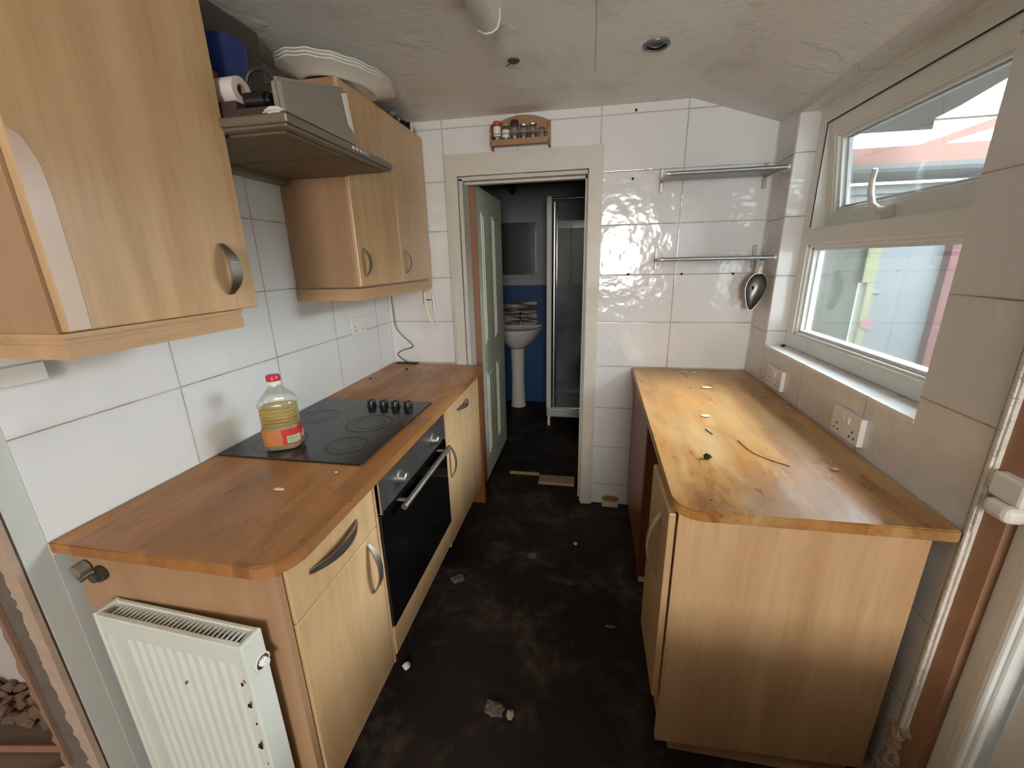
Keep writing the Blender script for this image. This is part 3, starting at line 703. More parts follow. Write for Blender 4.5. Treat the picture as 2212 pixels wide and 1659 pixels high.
# oil bottle: rounded-square, ribbed, tapering to a neck
bx, by, bz = .188, 1.095, .9163
bottle = thing('oil_bottle', (bx, by, bz), 'clear plastic bottle of golden cooking oil with a red cap standing on the hob', 'bottle')
def bot_prof(scale=1.0, lim=None):
    pr = [(.030, 0), (.044, .003), (.0485, .012), (.0495, .03), (.0495, .085), (.0475, .092)]
    for k in range(5): pr += [(.0490, .098+k*.013), (.0465, .1045+k*.013)]
    pr += [(.0500, .168), (.0500, .176), (.044, .190), (.030, .212), (.019, .228), (.0155, .234), (.0155, .246)]
    if lim: pr = [p for p in pr if p[1] <= lim]
    return [(r*scale, h) for r, h in pr]
BA = math.radians(28); BW, BH = 1.13, .89
def bw_(mb): bmesh.ops.scale(mb.bm, verts=mb.bm.verts, vec=(BW, BW, BH), space=Matrix.Translation((-bx, -by, -bz))); return mb
obj('bottle_body', bw_(MB().lathe(bot_prof(), (bx, by, bz), 48, power=3.6, cap=True).rot(BA, (bx, by, 0))), 'pet', bottle, smooth=True)
obj('oil', bw_(MB().lathe([(r, h+.001) for r, h in bot_prof(.965, .160)], (bx, by, bz), 48, power=3.6).rot(BA, (bx, by, 0))), 'oil', bottle, smooth=True, label='golden oil')
obj('label', bw_(MB().lathe([(.0501, .024), (.0503, .084)], (bx, by, bz), 48, power=3.6, cap=False).rot(BA, (bx, by, 0))), 'label_brown', bottle, smooth=True)
def lab_patch(mb, a0, a1, z0, z1, r=.0507):
    n = 14; rows = []
    for z in (z0, z1):
        row = []
        for i in range(n+1):
            a = a0+(a1-a0)*i/n; ca, sa = math.cos(a), math.sin(a); q = (abs(ca)**3.6+abs(sa)**3.6)**(-1/3.6)
            row.append(mb.bm.verts.new((bx+r*ca*q, by+r*sa*q, bz+z)))
        rows.append(row)
    for i in range(n): mb.bm.faces.new([rows[0][i], rows[0][i+1], rows[1][i+1], rows[1][i]])
    return mb
obj('label_band', bw_(lab_patch(MB(), math.radians(-82), math.radians(20), .024, .083).rot(BA, (bx, by, 0))), 'label_red', bottle, label='red panel of the label')
obj('label_box', bw_(lab_patch(MB(), math.radians(-70), math.radians(-30), .030, .058, .0510).rot(BA, (bx, by, 0))), 'label_green', bottle, label='pale green information box on the label')
lt = MB()
for k in range(4): lab_patch(lt, math.radians(-67), math.radians(-36-(k % 2)*8), .035+k*.0055, .0366+k*.0055, .0512)
obj('label_print', bw_(lt.rot(BA, (bx, by, 0))), plain('green_print', sr(80, 110, 80), .5), bottle, label='rows of small dark green print')
lt = MB(); lab_patch(lt, math.radians(-22), math.radians(-14), .034, .048, .0510); lab_patch(lt, math.radians(0), math.radians(10), .030, .056, .0510)
obj('label_marks', bw_(lt.rot(BA, (bx, by, 0))), 'label_white', bottle, label='two small white marks on the red label')
k = MB(); k.lathe([(.0185, .240), (.0188, .249), (.0188, .254)], (bx, by, bz), 28); obj('cap_ring', bw_(k), 'white_plastic', bottle, smooth=True)
k = MB(); k.lathe([(.0186, .2545), (.0188, .270), (.0165, .275), (.006, .276)], (bx, by, bz), 28); obj('cap', bw_(k), 'red_cap', bottle, smooth=True)

# ================================================================== COOKER HOOD AND THE THINGS ABOVE
c = thing('cooker_hood', (.24, 1.23, 1.80), 'greasy grey cooker hood between the wall cabinets', 'cooker hood')
obj('hood_canopy', MB().box(.001, .474, .965, 1.5195, 1.819, 1.840, .004), 'hood_steel', c)
obj('hood_rim', MB().box(.002, .466, .971, 1.5165, 1.812, 1.8195, .002), 'hood_steel', c)
fl = MB()
for k in range(2): fl.box(.05, .44, 1.0+k*.252, 1.243+k*.252, 1.806, 1.8125, .002)
obj('filter', fl, 'hood_under', c)
obj('back_rail', MB().box(.002, .048, .972, 1.5165, 1.790, 1.812, .002), 'hood_steel', c)
tp = MB(); tp.hexa([(.426, .985, 1.840), (.456, .985, 1.840), (.456, 1.316, 1.840), (.426, 1.316, 1.840), (.426, .985, 1.922), (.452, .985, 1.920), (.448, 1.304, 2.004), (.422, 1.304, 2.006)])
bmesh.ops.bevel(tp.bm, geom=list(tp.bm.edges), offset=.010, segments=3, affect='EDGES')
obj('front_shield', tp, 'hood_body', c, smooth=True)
lb = MB(); lb.hexa([(.4560, 1.272, 1.895), (.4572, 1.272, 1.895), (.4562, 1.304, 1.880), (.4550, 1.304, 1.880), (.4510, 1.262, 1.975), (.4525, 1.262, 1.975), (.4520, 1.290, 1.985), (.4505, 1.290, 1.985)])
obj('sticker', lb, 'label_white', c)
bt = MB()
for k in range(5): bt.box(.474, .4765, 1.245+k*.022, 1.259+k*.022, 1.825, 1.835, .001)
obj('switch', bt, 'chrome', c)
# clutter on the hood
o = thing('blue_container', (.135, 1.18, 1.84), 'blue plastic container standing behind the paper roll above the hood', 'container')
k = MB(); k.lathe([(.044, .0), (.047, .01), (.052, .255), (.054, .262), (.049, .262), (.044, .02)], (.138, 1.195, 1.842), 32, power=4, cap=False)
k.lathe([(.001, .003), (.044, .003)], (.138, 1.195, 1.842), 32, power=4, cap=False)
obj('tub', k, 'blue_plastic', o, smooth=True)
dkc = plain('dark_brown_cover', sr(62, 44, 38), .7)
o = obj('dark_pack', MB().box(.10, .416, .985, 1.13, 1.8405, 1.862, .002), dkc); tag(o, 'lower of two dark brown flat packs on the hood under the paper roll', 'pack', 'dark packs on the hood')
o = obj('dark_pack', MB().box(.12, .325, .99, 1.125, 1.8625, 1.882, .002), dkc); tag(o, 'upper of two dark brown flat packs, directly under the paper roll', 'pack', 'dark packs on the hood')
o = obj('packet', MB().box(.150, .180, 1.00, 1.12, 1.8825, 2.00, .006), plain('dull_red_packet', sr(130, 50, 44), .6)); tag(o, 'dull red packet standing behind the paper roll above the hood', 'packet')
c = thing('paper_roll', (.27, 1.0, 1.883), 'roll of white paper lying on its side above the near end of the hood', 'paper roll')
ra = Vector((.222, 1.030, 1.9145)); rd = Vector((1, -.02, 0)).normalized()
def cyl(mb, p, d, L, r, r0=None, n=28):
    p = Vector(p); d = Vector(d).normalized(); u = d.cross(Vector((0, 0, 1))).normalized(); v = d.cross(u)
    prof = [(r0, 0), (r, 0), (r, L), (r0, L)] if r0 else [(r, 0), (r, L)]
    rings = [[mb.bm.verts.new(p+d*h+u*math.cos(2*PI*k/n)*rr+v*math.sin(2*PI*k/n)*rr) for k in range(n)] for rr, h in prof]
    m = len(rings); rng = range(m) if r0 else range(m-1)
    for i in rng:
        for k in range(n): mb.bm.faces.new([rings[i][k], rings[i][(k+1) % n], rings[(i+1) % m][(k+1) % n], rings[(i+1) % m][k]])
    if not r0: mb.bm.faces.new(rings[0][::-1]); mb.bm.faces.new(rings[-1])
    return mb
obj('paper', cyl(MB(), ra, rd, .095, .031, .015), 'paper', c, smooth=True)
obj('core', cyl(MB(), ra, rd, .094, .0148, .012), 'card', c, smooth=True)
c = thing('electric_gadget', (.38, 1.01, 1.8625), 'black plug-like gadget with its loop of dark cable behind the corner of the hood', 'gadget')
obj('gadget_body', cyl(cyl(MB(), (.345, 1.008, 1.882), (1, .1, 0), .052, .019), (.397, 1.0132, 1.882), (1, .1, 0), .012, .0145), 'black', c, smooth=True)
lp_ = [(.372+.034*math.cos(a), 1.03+.006*math.cos(a), 1.928+.030*math.sin(a)) for a in [(-.9+i*.36) for i in range(12)]]
obj('cable', MB().tube([(.385, 1.02, 1.898)]+lp_, .0055, 8), plain('dark_brown_cable', sr(52, 34, 30), .5), c, smooth=True)
o = obj('crumpled_paper', MB().lump((.435, .974, 1.847), .026, .007, .007, 4, 3, .4), 'paper'); tag(o, 'scrap of crumpled white paper on the front corner of the hood', 'paper scrap')
o = obj('upright_board', MB().prism([(1.262, 1.843), (1.372, 1.843), (1.366, 2.198), (.99, 2.198), (.99, 2.118), (1.262, 2.118)], .118, .128, axis='x'), 'dark_board')
tag(o, 'dark grey board standing upright against the wall behind the blue container', 'board')
# platters on the far wall cabinet
def platter(z, s, cx, cyy, ang):
    mb = MB()
    prof = [(.0, .003), (.58, .003), (.60, .0), (.645, .0), (.68, .004), (.84, .016), (1.0, .025), (1.0, .0282), (.84, .0195), (.66, .0078), (.58, .0072), (.0, .0072)]
    n = 64; rings = []
    for r, h in prof:
        rings.append([mb.bm.verts.new((r*.160*s*math.cos(2*PI*k/n), r*.245*s*math.sin(2*PI*k/n), h+(.002*math.sin(2*PI*k/n*16) if r > .9 else 0))) for k in range(n)] if r > 0 else None)
    for i in range(len(rings)-1):
        a, b_ = rings[i], rings[i+1]
        if a is None or b_ is None: continue
        for k in range(n): mb.bm.faces.new([a[k], a[(k+1) % n], b_[(k+1) % n], b_[k]])
    mb.bm.faces.new(rings[1][::-1]); mb.bm.faces.new(rings[-2])
    bmesh.ops.rotate(mb.bm, verts=mb.bm.verts, cent=(0, 0, 0), matrix=Matrix.Rotation(ang, 3, 'Z'))
    bmesh.ops.translate(mb.bm, verts=mb.bm.verts, vec=(cx, cyy, z))
    bmesh.ops.rotate(mb.bm, verts=mb.bm.verts, cent=(cx, 1.53, z), matrix=Matrix.Rotation(math.radians(1.5), 3, 'X'))
    return mb
for i, (z, s, lab) in enumerate(((2.1285, 1.0, 'lowest white oval platter of the stack on the far wall cabinet'), (2.1370, 1.0, 'middle white oval platter of the stack on the far wall cabinet'), (2.1455, 1.0, 'topmost white oval platter of the stack, almost touching the ceiling'))):
    o = obj('oval_platter', platter(z, s, .232+i*.002, 1.652-i*.004, math.radians(-14)), 'ceramic', smooth=True, base=(.238, 1.635, z)); tag(o, lab, 'platter', 'white platters on the cabinet')
o = obj('foil_ball', MB().lump((.262, 2.02, 2.149), .022, .045, .022, 9, 3, .6), 'foil'); tag(o, 'crumpled ball of grey foil on the far wall cabinet behind the platters', 'foil')
o = obj('dark_cloth', MB().lump((.265, 2.115, 2.140), .02, .03, .014, 3, 3, .6), 'black_matt'); tag(o, 'small dark rag between the foil ball and the little white box on the cabinet', 'rag')
c = thing('small_box', (.27, 2.19, 2.127), 'little dark box with a white front on the end of the far wall cabinet', 'box')
obj('box_body', MB().box(.24, .284, 2.165, 2.205, 2.1275, 2.165, .001), 'black_matt', c)
obj('box_front', MB().box(.2845, .2865, 2.172, 2.203, 2.129, 2.163), 'label_white', c)

# ================================================================== RADIATOR
c = thing('radiator', (.32, .535, FZ), 'white panel radiator with slatted top grille in front of the left cabinet end', 'radiator')
RX0, RX1, RY0, RY1, RZ0, RZ1 = .118, .520, .508, .5535, .15, .765
RA = -math.radians(3); RC = (.52, .508, 0)
p = MB()
# pressed front: corrugated sheet
n = 11; x0, x1 = RX0+.06, RX1-.035
prof = [(RX0+.002, RY0+.006)]
for i in range(n):
    a = x0+(x1-x0)*i/n; wd = (x1-x0)/n
    prof += [(a, RY0+.005), (a+wd*.25, RY0+.001), (a+wd*.55, RY0+.001), (a+wd*.8, RY0+.005)]
prof += [(RX1-.004, RY0+.006), (RX1-.004, RY0+.012), (RX0+.002, RY0+.012)]
p.prism(prof, RZ0+.05, RZ1-.055)
p.box(RX0+.002, RX1-.004, RY0-.001, RY0+.013, RZ1-.056, RZ1-.010, .003); p.box(RX0+.002, RX1-.004, RY0-.001, RY0+.013, RZ0, RZ0+.051, .003)
obj('front_panel', p.rot(RA, RC), 'radiator', c)
p = MB(); p.box(RX0+.002, RX1-.004, RY1-.012, RY1, RZ0, RZ1-.01, .003); obj('back_panel', p.rot(RA, RC), 'radiator', c)
p = MB(); p.box(RX0+.004, RX1-.006, RY0+.014, RY1-.013, RZ0+.02, RZ1-.022); obj('interior_shade', p.rot(RA, RC), 'black_matt', c)  # solid black block paints the shade seen between the grille slats
for (a, b_) in ((RX0, RX0+.010), (RX1-.012, RX1)):
    p = MB(); p.box(a, b_, RY0-.003, RY1+.002, RZ0, RZ1, .003); obj('side_cover', p.rot(RA, RC), 'radiator', c)
g = MB(); g.box(RX0+.01, RX1-.012, RY0-.003, RY0+.009, RZ1-.012, RZ1-.002, .002); g.box(RX0+.01, RX1-.012, RY1-.007, RY1+.002, RZ1-.012, RZ1-.002, .002)
ns = 30
for i in range(ns):
    a = RX0+.038+(RX1-RX0-.056)*i/(ns-1); g.box(a-.0018, a+.0018, RY0+.006, RY1-.004, RZ1-.0085, RZ1-.0045)
obj('top_grille', g.rot(RA, RC), 'radiator', c)
k = MB(); k.lathe([(.019, .0005), (.019, .002), (.0155, .002), (.0155, .0005)], (RX1, RY0+.032, RZ1-.075), 24, 'x', cap=False); k.lathe([(.0105, .0), (.0105, .007), (.008, .009), (.008, .014)], (RX1, RY0+.032, RZ1-.075), 6, 'x'); obj('valve_plug', k.rot(RA, RC), 'white_plastic', c, smooth=True)
k = MB(); k.lathe([(.0155, 0), (.0155, .0008)], (RX1, RY0+.032, RZ1-.075), 24, 'x'); obj('valve_recess', k.rot(RA, RC), plain('brown_shadowed_hole', sr(84, 66, 60), .7), c)
for x in (RX0+.04, RX1-.05):
    k = MB(); k.tube([(x, RY0+.03, FZ), (x, RY0+.03, RZ0+.03)], .0075, 12); obj('pipe', k.rot(RA, RC), 'steel_dull', c, smooth=True)
for (x, z, s) in ((.50, .66, .004), (.505, .60, .006), (.51, .55, .003), (.505, .48, .007), (.515, .43, .005), (.34, .62, .003)): obj('paint_chip', MB().lump((x-.004, RY0-.002, z), s, .0012, s*1.4, int(z*100), 1).rot(RA, RC), 'black_matt', c, label='dark chip in the white enamel')
# cut pipe stub sticking out of the end panel
c = thing('pipe_stub', (.08, .57, .82), 'short grey pipe stub on the near end panel under the left worktop', 'pipe stub')
obj('pipe', cyl(MB(), (.060, .577, .842), (-.05, -1, -.08), .022, .016), plain('grey_lagging', sr(130, 120, 108), .6, var=.3, nscale=60), c, smooth=True)
obj('grommet', cyl(cyl(MB(), (.098, .5795, .828), (0, -1, 0), .012, .019), (.098, .568, .828), (0, -1, 0), .010, .013), plain('dark_green_grey', sr(62, 62, 52), .6), c, smooth=True)
obj('clip', MB().tube([(.048, .562, .828), (.075, .553, .824), (.104, .560, .845)], .0045, 8), 'steel_dull', c, smooth=True)

# ================================================================== SOCKETS, CABLE, WALL THINGS
def socket(name, axis_sign, xw, y0, y1, z0, z1, depth, lab, box_depth=0):
    c = thing(name, (xw, (y0+y1)/2, z0), lab, 'socket', 'white double sockets')
    s = axis_sign
    def bx_(a, b_, ya, yb, za, zb, bev=0.0): return MB().box(min(xw+s*a, xw+s*b_), max(xw+s*a, xw+s*b_), ya, yb, za, zb, bev)
    obj('faceplate', bx_(.0005, depth, y0, y1, z0, z1, .002), 'white_plastic', c)
    yc = (y0+y1)/2
    for sg in (-1, 1):
        obj('switch', bx_(depth, depth+.003, yc+sg*.012-.007, yc+sg*.012+.007, z0+.052, z0+.074, .001), 'white_plastic', c)
        h = MB()
        for (dy, dz, a, b_) in ((0, .036, .0035, .005), (-.011, .018, .005, .003), (.011, .018, .005, .003)):
            y = yc+sg*.042+dy; h.box(min(xw+s*depth, xw+s*(depth+.0006)), max(xw+s*depth, xw+s*(depth+.0006)), y-a/2-.0008, y+a/2+.0008, z0+dz-b_/2-.001, z0+dz+b_/2+.001)
        obj('pin_hole', h, 'black_matt', c)
    return c
socket('wall_socket', 1, 0.0, 1.876, 2.014, 1.152, 1.238, .009, 'white double socket on the left wall tiles, left of the hanging black cable')
socket('wall_socket', -1, xr(1.9), 1.842, 1.988, .930, 1.018, .016, 'white double socket on the right wall under the window, nearer the far corner')
socket('wall_socket', -1, xr(1.35), 1.282, 1.428, .932, 1.020, .017, 'white double socket on the right wall under the near end of the window')
cb = [(.045, 2.26, 1.352), (.047, 2.262, 1.25), (.052, 2.265, 1.14), (.085, 2.27, 1.085), (.125, 2.275, 1.045), (.145, 2.278, 1.022), (.135, 2.28, 1.008), (.085, 2.278, .994), (.050, 2.272, .975), (.055, 2.268, .955), (.095, 2.262, .928), (.135, 2.258, .9145), (.165, 2.262, .913)]
def smooth(pts, n=6):
    P = [Vector(p) for p in pts]; out = []
    for i in range(len(P)-1):
        p0, p1, p2, p3 = P[max(i-1, 0)], P[i], P[i+1], P[min(i+2, len(P)-1)]
        for k in range(n):
            t = k/n; out.append(.5*((2*p1)+(-p0+p2)*t+(2*p0-5*p1+4*p2-p3)*t*t+(-p0+3*p1-3*p2+p3)*t**3))
    return out+[P[-1]]
c = thing('power_cable', (.10, 2.27, .91), 'thin black cable hanging from under the far wall cabinet down to the worktop corner', 'cable')
obj('cord', MB().tube(smooth(cb), .0026, 8), 'black', c, smooth=True)
obj('plug_end', MB().box(.03, .17, 2.268, 2.284, .9105, .917, .002), 'black', c)
o = obj('conduit_trunking', MB().box(.0005, .022, .566, .652, 1.268, 1.308, .002), 'white_plastic'); tag(o, 'white plastic trunking on the left wall under the near wall cabinet', 'trunking')
# cream plastic tool hanging on the far wall left of the door
c = thing('can_opener', (.268, 2.29, 1.11), 'cream plastic hand tool hanging on the tiles between the wall cabinet and the doorway', 'kitchen tool')
out_ = [(.240, 1.332), (.252, 1.345), (.270, 1.345), (.284, 1.330), (.292, 1.29), (.302, 1.20), (.306, 1.14), (.302, 1.115), (.292, 1.118), (.282, 1.135), (.276, 1.160), (.262, 1.180), (.248, 1.225), (.240, 1.28)]
obj('tool_body', MB().tube([(x, 2.293, z) for x, z in smooth([(a, b_, 0) for a, b_ in out_+[out_[0]]], 3) for _ in (0,)] if False else [(v.x, 2.292, v.y) for v in smooth([(a, b_, 0) for a, b_ in out_+[out_[0]]], 3)], .0055, 8), 'cream_plastic', c, smooth=True)
obj('tool_face', MB().prism([(.245, 1.330), (.268, 1.338), (.281, 1.325), (.284, 1.28), (.276, 1.20), (.268, 1.175), (.256, 1.195), (.247, 1.24)], 2.292, 2.300, axis='y'), 'cream_plastic', c)
obj('tool_band', MB().box(.247, .280, 2.289, 2.294, 1.288, 1.295), plain('dark_band', sr(110, 100, 84), .6), c, label='dark band across the tool')
obj('hook', MB().tube([(.229, 2.300, 1.262), (.231, 2.294, 1.33), (.243, 2.292, 1.352)], .004, 8), plain('taupe_plastic', sr(170, 156, 140), .5), c, smooth=True)
# wall plugs
for i, (x, z, lab) in enumerate(((1.376, 2.174, 'dark wall plug near the ceiling on the far wall'), (1.378, 1.876, 'dark wall plug left of the upper metal shelf'), (1.382, 1.417, 'leftmost of three dark wall plugs in the grout line under the lower shelf'), (1.649, 1.413, 'middle of three dark wall plugs in the grout line under the lower shelf'), (1.896, 1.411, 'rightmost of three dark wall plugs in the grout line under the lower shelf'))):
    o = obj('wall_plug', MB().lathe([(.0055, 0), (.006, .004), (.003, .007)], (x, YF-.0075, z), 10, 'y'), 'black_matt', smooth=True); tag(o, lab, 'wall plug', 'wall plugs on the far wall')
# spice rack
c = thing('spice_rack', (.82, 2.28, 2.045), 'small pine spice rack on the wall above the doorway', 'spice rack')
def zt(x): t = (x-.672)/.296; return 2.150+.040*math.sin(PI*t)**.8+.006*t
bk = [(.676, 2.058), (.964, 2.058)]+[(.964-.288*i/10, zt(.964-.288*i/10)) for i in range(11)]
obj('back_board', MB().prism(bk, 2.296, 2.305, axis='y'), 'pine', c)
for x in (.668, .960):
    s_ = MB(); s_.prism([(2.305, 2.040), (2.268, 2.048), (2.246, 2.07), (2.246, 2.115), (2.262, 2.150), (2.305, 2.165)], x, x+.010, axis='x'); obj('side_panel', s_, 'pine', c)
obj('shelf', MB().box(.678, .960, 2.250, 2.296, 2.058, 2.066), 'pine', c)
obj('front_rail', MB().box(.678, .960, 2.2455, 2.2515, 2.052, 2.078, .001), 'pine', c)
obj('wire', MB().tube([(.676, 2.248, 2.104), (.962, 2.248, 2.104)], .0015, 6), 'steel_dull', c)
# jars
jars = [(.702, .0205, .078, 'red', 'tall spice jar with a red lid and white label, leftmost in the rack'), (.747, .0195, .072, 'olive', 'short spice jar with an olive gold lid and white label'), (.791, .0205, .072, 'purple', 'tall spice jar with a big dark purple lid'), (.837, .0200, .068, 'silver1', 'silver lidded spice jar standing right beside the purple lidded jar'), (.882, .0200, .070, 'silver2', 'rightmost silver lidded spice jar in the rack'), (.927, .0200, .058, 'clear', 'empty clear glass jar without a lid at the right end of the rack')]
for (x, r, h, kind, lab) in jars:
    c = thing('spice_jar', (x, 2.2745, 2.0665), lab, 'jar', 'spice jars in the rack')
    obj('jar_body', MB().lathe([(r*.9, 0), (r, .003), (r, h-.008), (r*.8, h)], (x, 2.2745, 2.0665), 24), 'jar_glass', c, smooth=True)
    if kind != 'clear':
        sm_ = 'spice_red' if kind == 'red' else 'spice_brown'
        obj('spice', MB().lathe([(r*.84, .003), (r*.93, .005), (r*.93, h*.62)], (x, 2.2745, 2.0665), 20), sm_, c, smooth=True)
        lm, lh = {'red': ('red_cap', .020), 'olive': ('olive_lid', .014), 'purple': ('purple_lid', .026), 'silver1': ('steel', .008), 'silver2': ('steel', .008)}[kind]
        obj('lid', MB().lathe([(r*.98, h), (r*1.02, h+lh*.8), (r*.85, h+lh)], (x, 2.2745, 2.0665), 24), plain('faded_red_lid', sr(176, 66, 58), .5) if kind == 'red' else lm, c, smooth=True)
    if kind in ('red', 'olive'):
        z0, z1 = (.030, .074) if kind == 'red' else (.022, .056)
        lb = MB(); n = 10; ro = [[lb.bm.verts.new((x+(r+.0006)*math.cos(a), 2.2745+(r+.0006)*math.sin(a), 2.0665+z)) for a in [PI*1.05+(PI*.85)*i/n for i in range(n+1)]] for z in (z0, z1)]
        for i in range(n): lb.bm.faces.new([ro[0][i], ro[0][i+1], ro[1][i+1], ro[1][i]])
        obj('label', lb, 'label_white', c, smooth=True)
# metal shelves
def shelf(z, lab, zt_, zb_):
    c = thing('wall_shelf', (1.75, 2.2, z), lab, 'shelf', 'grey metal wall shelves')
    obj('shelf_plate', MB().box(1.522, 1.985, 2.118, 2.286, z-.003, z+.003), 'alu', c)
    k = MB(); k.tube([(1.508, 2.112, z), (1.998, 2.106, z)], .009, 14); obj('front_rail', k, 'alu', c, smooth=True)
    for x in (1.516, 1.982):
        k = MB(); k.box(x-.006, x+.006, 2.115, 2.300, z-.009, z+.005, .002); k.box(x-.008, x+.008, 2.298, 2.306, zb_, zt_, .002); obj('bracket', k, 'steel_dull', c)
    k = MB(); k.tube([(1.998, 2.106, z), (2.008, 2.106, z)], .0085, 12); obj('end_cap', k, 'cream_plastic', c, smooth=True)
    k = MB(); k.tube([(1.508, 2.112, z), (1.522, 2.112, z)], .0097, 12); obj('rail_collar', k, 'steel', c, smooth=True)
shelf(1.856, 'upper grey metal wall shelf to the right of the doorway', 1.912, 1.802)
shelf(1.487, 'lower grey metal wall shelf, the scoop hanging below it', 1.547, 1.437)
# scoop hanging from the lower shelf
c = thing('metal_scoop', (1.972, 2.19, 1.24), 'shiny steel scoop hanging in the corner under the lower metal shelf', 'scoop')
sb = MB(); n = 26; cx_, cyy, zc = 1.972, 2.19, 1.345
def outline(t):   # t 0..1 around the teardrop rim
    a = 2*PI*t; z = math.cos(a); wdt = math.sin(a)
    wz = .047*(1-.30*max(0, -z))*(1 if z > -.2 else 1-(-.2-z)*.12)
    return (wdt*wz, z*(.072 if z > 0 else .105))
rings = []
for j, s in enumerate((1.0, .94, .82, .66, .48, .30, .12)):
    dep = (.0, .012, .023, .031, .036, .0385, .0395)[j]
    rings.append([sb.bm.verts.new((cx_+outline(k/n)[0]*s, cyy+dep, zc+outline(k/n)[1]*s)) for k in range(n)])
for j in range(6):
    for k in range(n): sb.bm.faces.new([rings[j][k], rings[j][(k+1) % n], rings[j+1][(k+1) % n], rings[j+1][k]])
sb.bm.faces.new(rings[-1])
bmesh.ops.solidify(sb.bm, geom=list(sb.bm.faces), thickness=.0012)
sb.rot(math.radians(8), (cx_, cyy, zc), 'Y')
obj('scoop_bowl', sb, m_metal('polished_steel', sr(176, 174, 170), .3), c, smooth=True)
rim = [(cx_+outline(k/40)[0], cyy, zc+outline(k/40)[1]) for k in range(41)]
obj('scoop_rim', MB().tube(rim, .0018, 6).rot(math.radians(8), (cx_, cyy, zc), 'Y'), 'steel', c, smooth=True)
obj('scoop_handle', MB().strip([(cx_+.008, cyy+.006, zc+.066), (cx_+.012, cyy+.004, zc+.10), (cx_+.012, cyy-.002, zc+.128), (cx_+.012, cyy+.012, zc+.136)], .016, .003, (1, 0, 0)), 'steel_dull', c)
# ceiling things
c = thing('ceiling_downlight', (1.385, 1.743, 2.19), 'round grey recessed downlight in the ceiling', 'downlight')
obj('bezel', MB().lathe([(.034, -.0005), (.046, -.0005), (.045, -.005), (.036, -.008), (.033, -.003)], (1.385, 1.743, 2.203), 32, cap=False), plain('grey_bezel', sr(110, 112, 114), .4, .4), c, smooth=True)
obj('lamp', MB().lathe([(.033, -.0008), (.020, -.002), (.012, -.006), (.002, -.007)], (1.385, 1.743, 2.203), 28), plain('dark_lamp_lens', sr(70, 72, 76), .12, .5), c, smooth=True)
c = thing('ceiling_hole', (.883, 1.743, 2.19), 'small dark cable outlet in the ceiling, left of the downlight', 'cable outlet')
obj('outlet', MB().lathe([(.022, -.0005), (.021, -.004), (.010, -.006)], (.883, 1.743, 2.203), 20), plain('dark_grey_outlet', sr(70, 70, 68), .6), c, smooth=True)
obj('wire', MB().tube([(.878, 1.74, 2.198), (.872, 1.735, 2.190), (.854, 1.735, 2.184)], .0018, 6), 'black', c)
c = thing('ceiling_batten_light', (.87, 1.0, 2.13), 'white strip light batten fixed to the ceiling above the hob', 'strip light')
prof = [(.826, 2.2025), (.826, 2.175), (.834, 2.152), (.854, 2.142), (.876, 2.142), (.894, 2.152), (.902, 2.175), (.902, 2.2025)]
obj('diffuser', MB().prism(prof, .28, 1.400, axis='y', bev=.004), plain('milky_diffuser', sr(206, 206, 198), .35, var=.03), c, smooth=True)
ec = MB(); ec.prism([(x*1.03-.026, min(2.2025, z-.002)) for x, z in prof], 1.400, 1.412, axis='y', bev=.004); obj('end_cap', ec, 'upvc', c, smooth=True)

# ================================================================== DEBRIS
def bit(name, x, y, z, rx, ry, rz, mat, lab, cat, group=None, seed=1, sub=2, kind=None):
    o = obj(name, MB().lump((x, y, z+rz*.9), rx, ry, rz, seed, sub), mat); tag(o, lab, cat, group, kind); return o
bit('paint_flake', 1.731, 1.942, .9105, .022, .010, .003, 'paper', 'white paint flake on the right worktop, the farther of the two big ones', 'flake', 'flakes on the right worktop', 2)
bit('paint_flake', 1.635, 1.557, .9105, .017, .010, .003, 'paper', 'white paint flake on the right worktop, the nearer of the two big ones', 'flake', 'flakes on the right worktop', 5)
bit('paint_flake', 1.699, 2.235, .9105, .010, .006, .002, 'paper', 'tiny white flake at the far end of the right worktop, left one of the pair', 'flake', 'flakes on the right worktop', 6)
bit('paint_flake', 1.742, 2.220, .9105, .012, .007, .002, 'paper', 'tiny white flake at the far end of the right worktop, right one of the pair', 'flake', 'flakes on the right worktop', 8)
bit('dirt_lump', 1.547, 1.190, .9105, .011, .009, .008, 'black_matt', 'dark lump of dirt on the near half of the right worktop', 'dirt lump', None, 3)
bit('plaster_crumb', 1.876, 1.165, .9105, .011, .007, .004, 'plaster_pink', 'pale crumb on the shaded strip of the right worktop', 'crumb', None, 4)
o = obj('twig', MB().tube(smooth([(1.68, 1.34, .9115), (1.69, 1.26, .9120), (1.72, 1.21, .9115), (1.765, 1.17, .9115)]), .0011, 5), plain('dark_twig', sr(70, 40, 24), .8)); tag(o, 'thin dark twig on the middle of the right worktop', 'twig')
o = obj('twig', MB().tube([(1.600, 1.425, .9115), (1.612, 1.38, .9115)], .0015, 5), plain('black_twig', sr(34, 24, 18), .8)); tag(o, 'short black splinter on the right worktop near the front edge', 'splinter')
bit('paint_flake', .366, .840, .9105, .016, .007, .002, 'paper', 'white flake on the near end of the left worktop', 'flake', None, 12)
bit('food_crumb', .467, .950, .9105, .004, .003, .002, 'paper', 'tiny white crumb on the left worktop beside the hob corner', 'crumb', None, 13)
bit('dirt_lump', .157, 2.135, .9105, .008, .006, .004, 'black_matt', 'dark speck at the far end of the left worktop, nearer the corner', 'dirt lump', None, 14)
bit('dirt_lump', .050, 1.917, .9105, .007, .005, .003, 'black_matt', 'dark speck against the tiles on the far part of the left worktop', 'dirt lump', None, 15)
bit('dead_fly', 2.075, 2.055, 1.0885, .010, .006, .005, 'black_matt', 'dead black fly on the white tiled window sill', 'fly', None, 16)
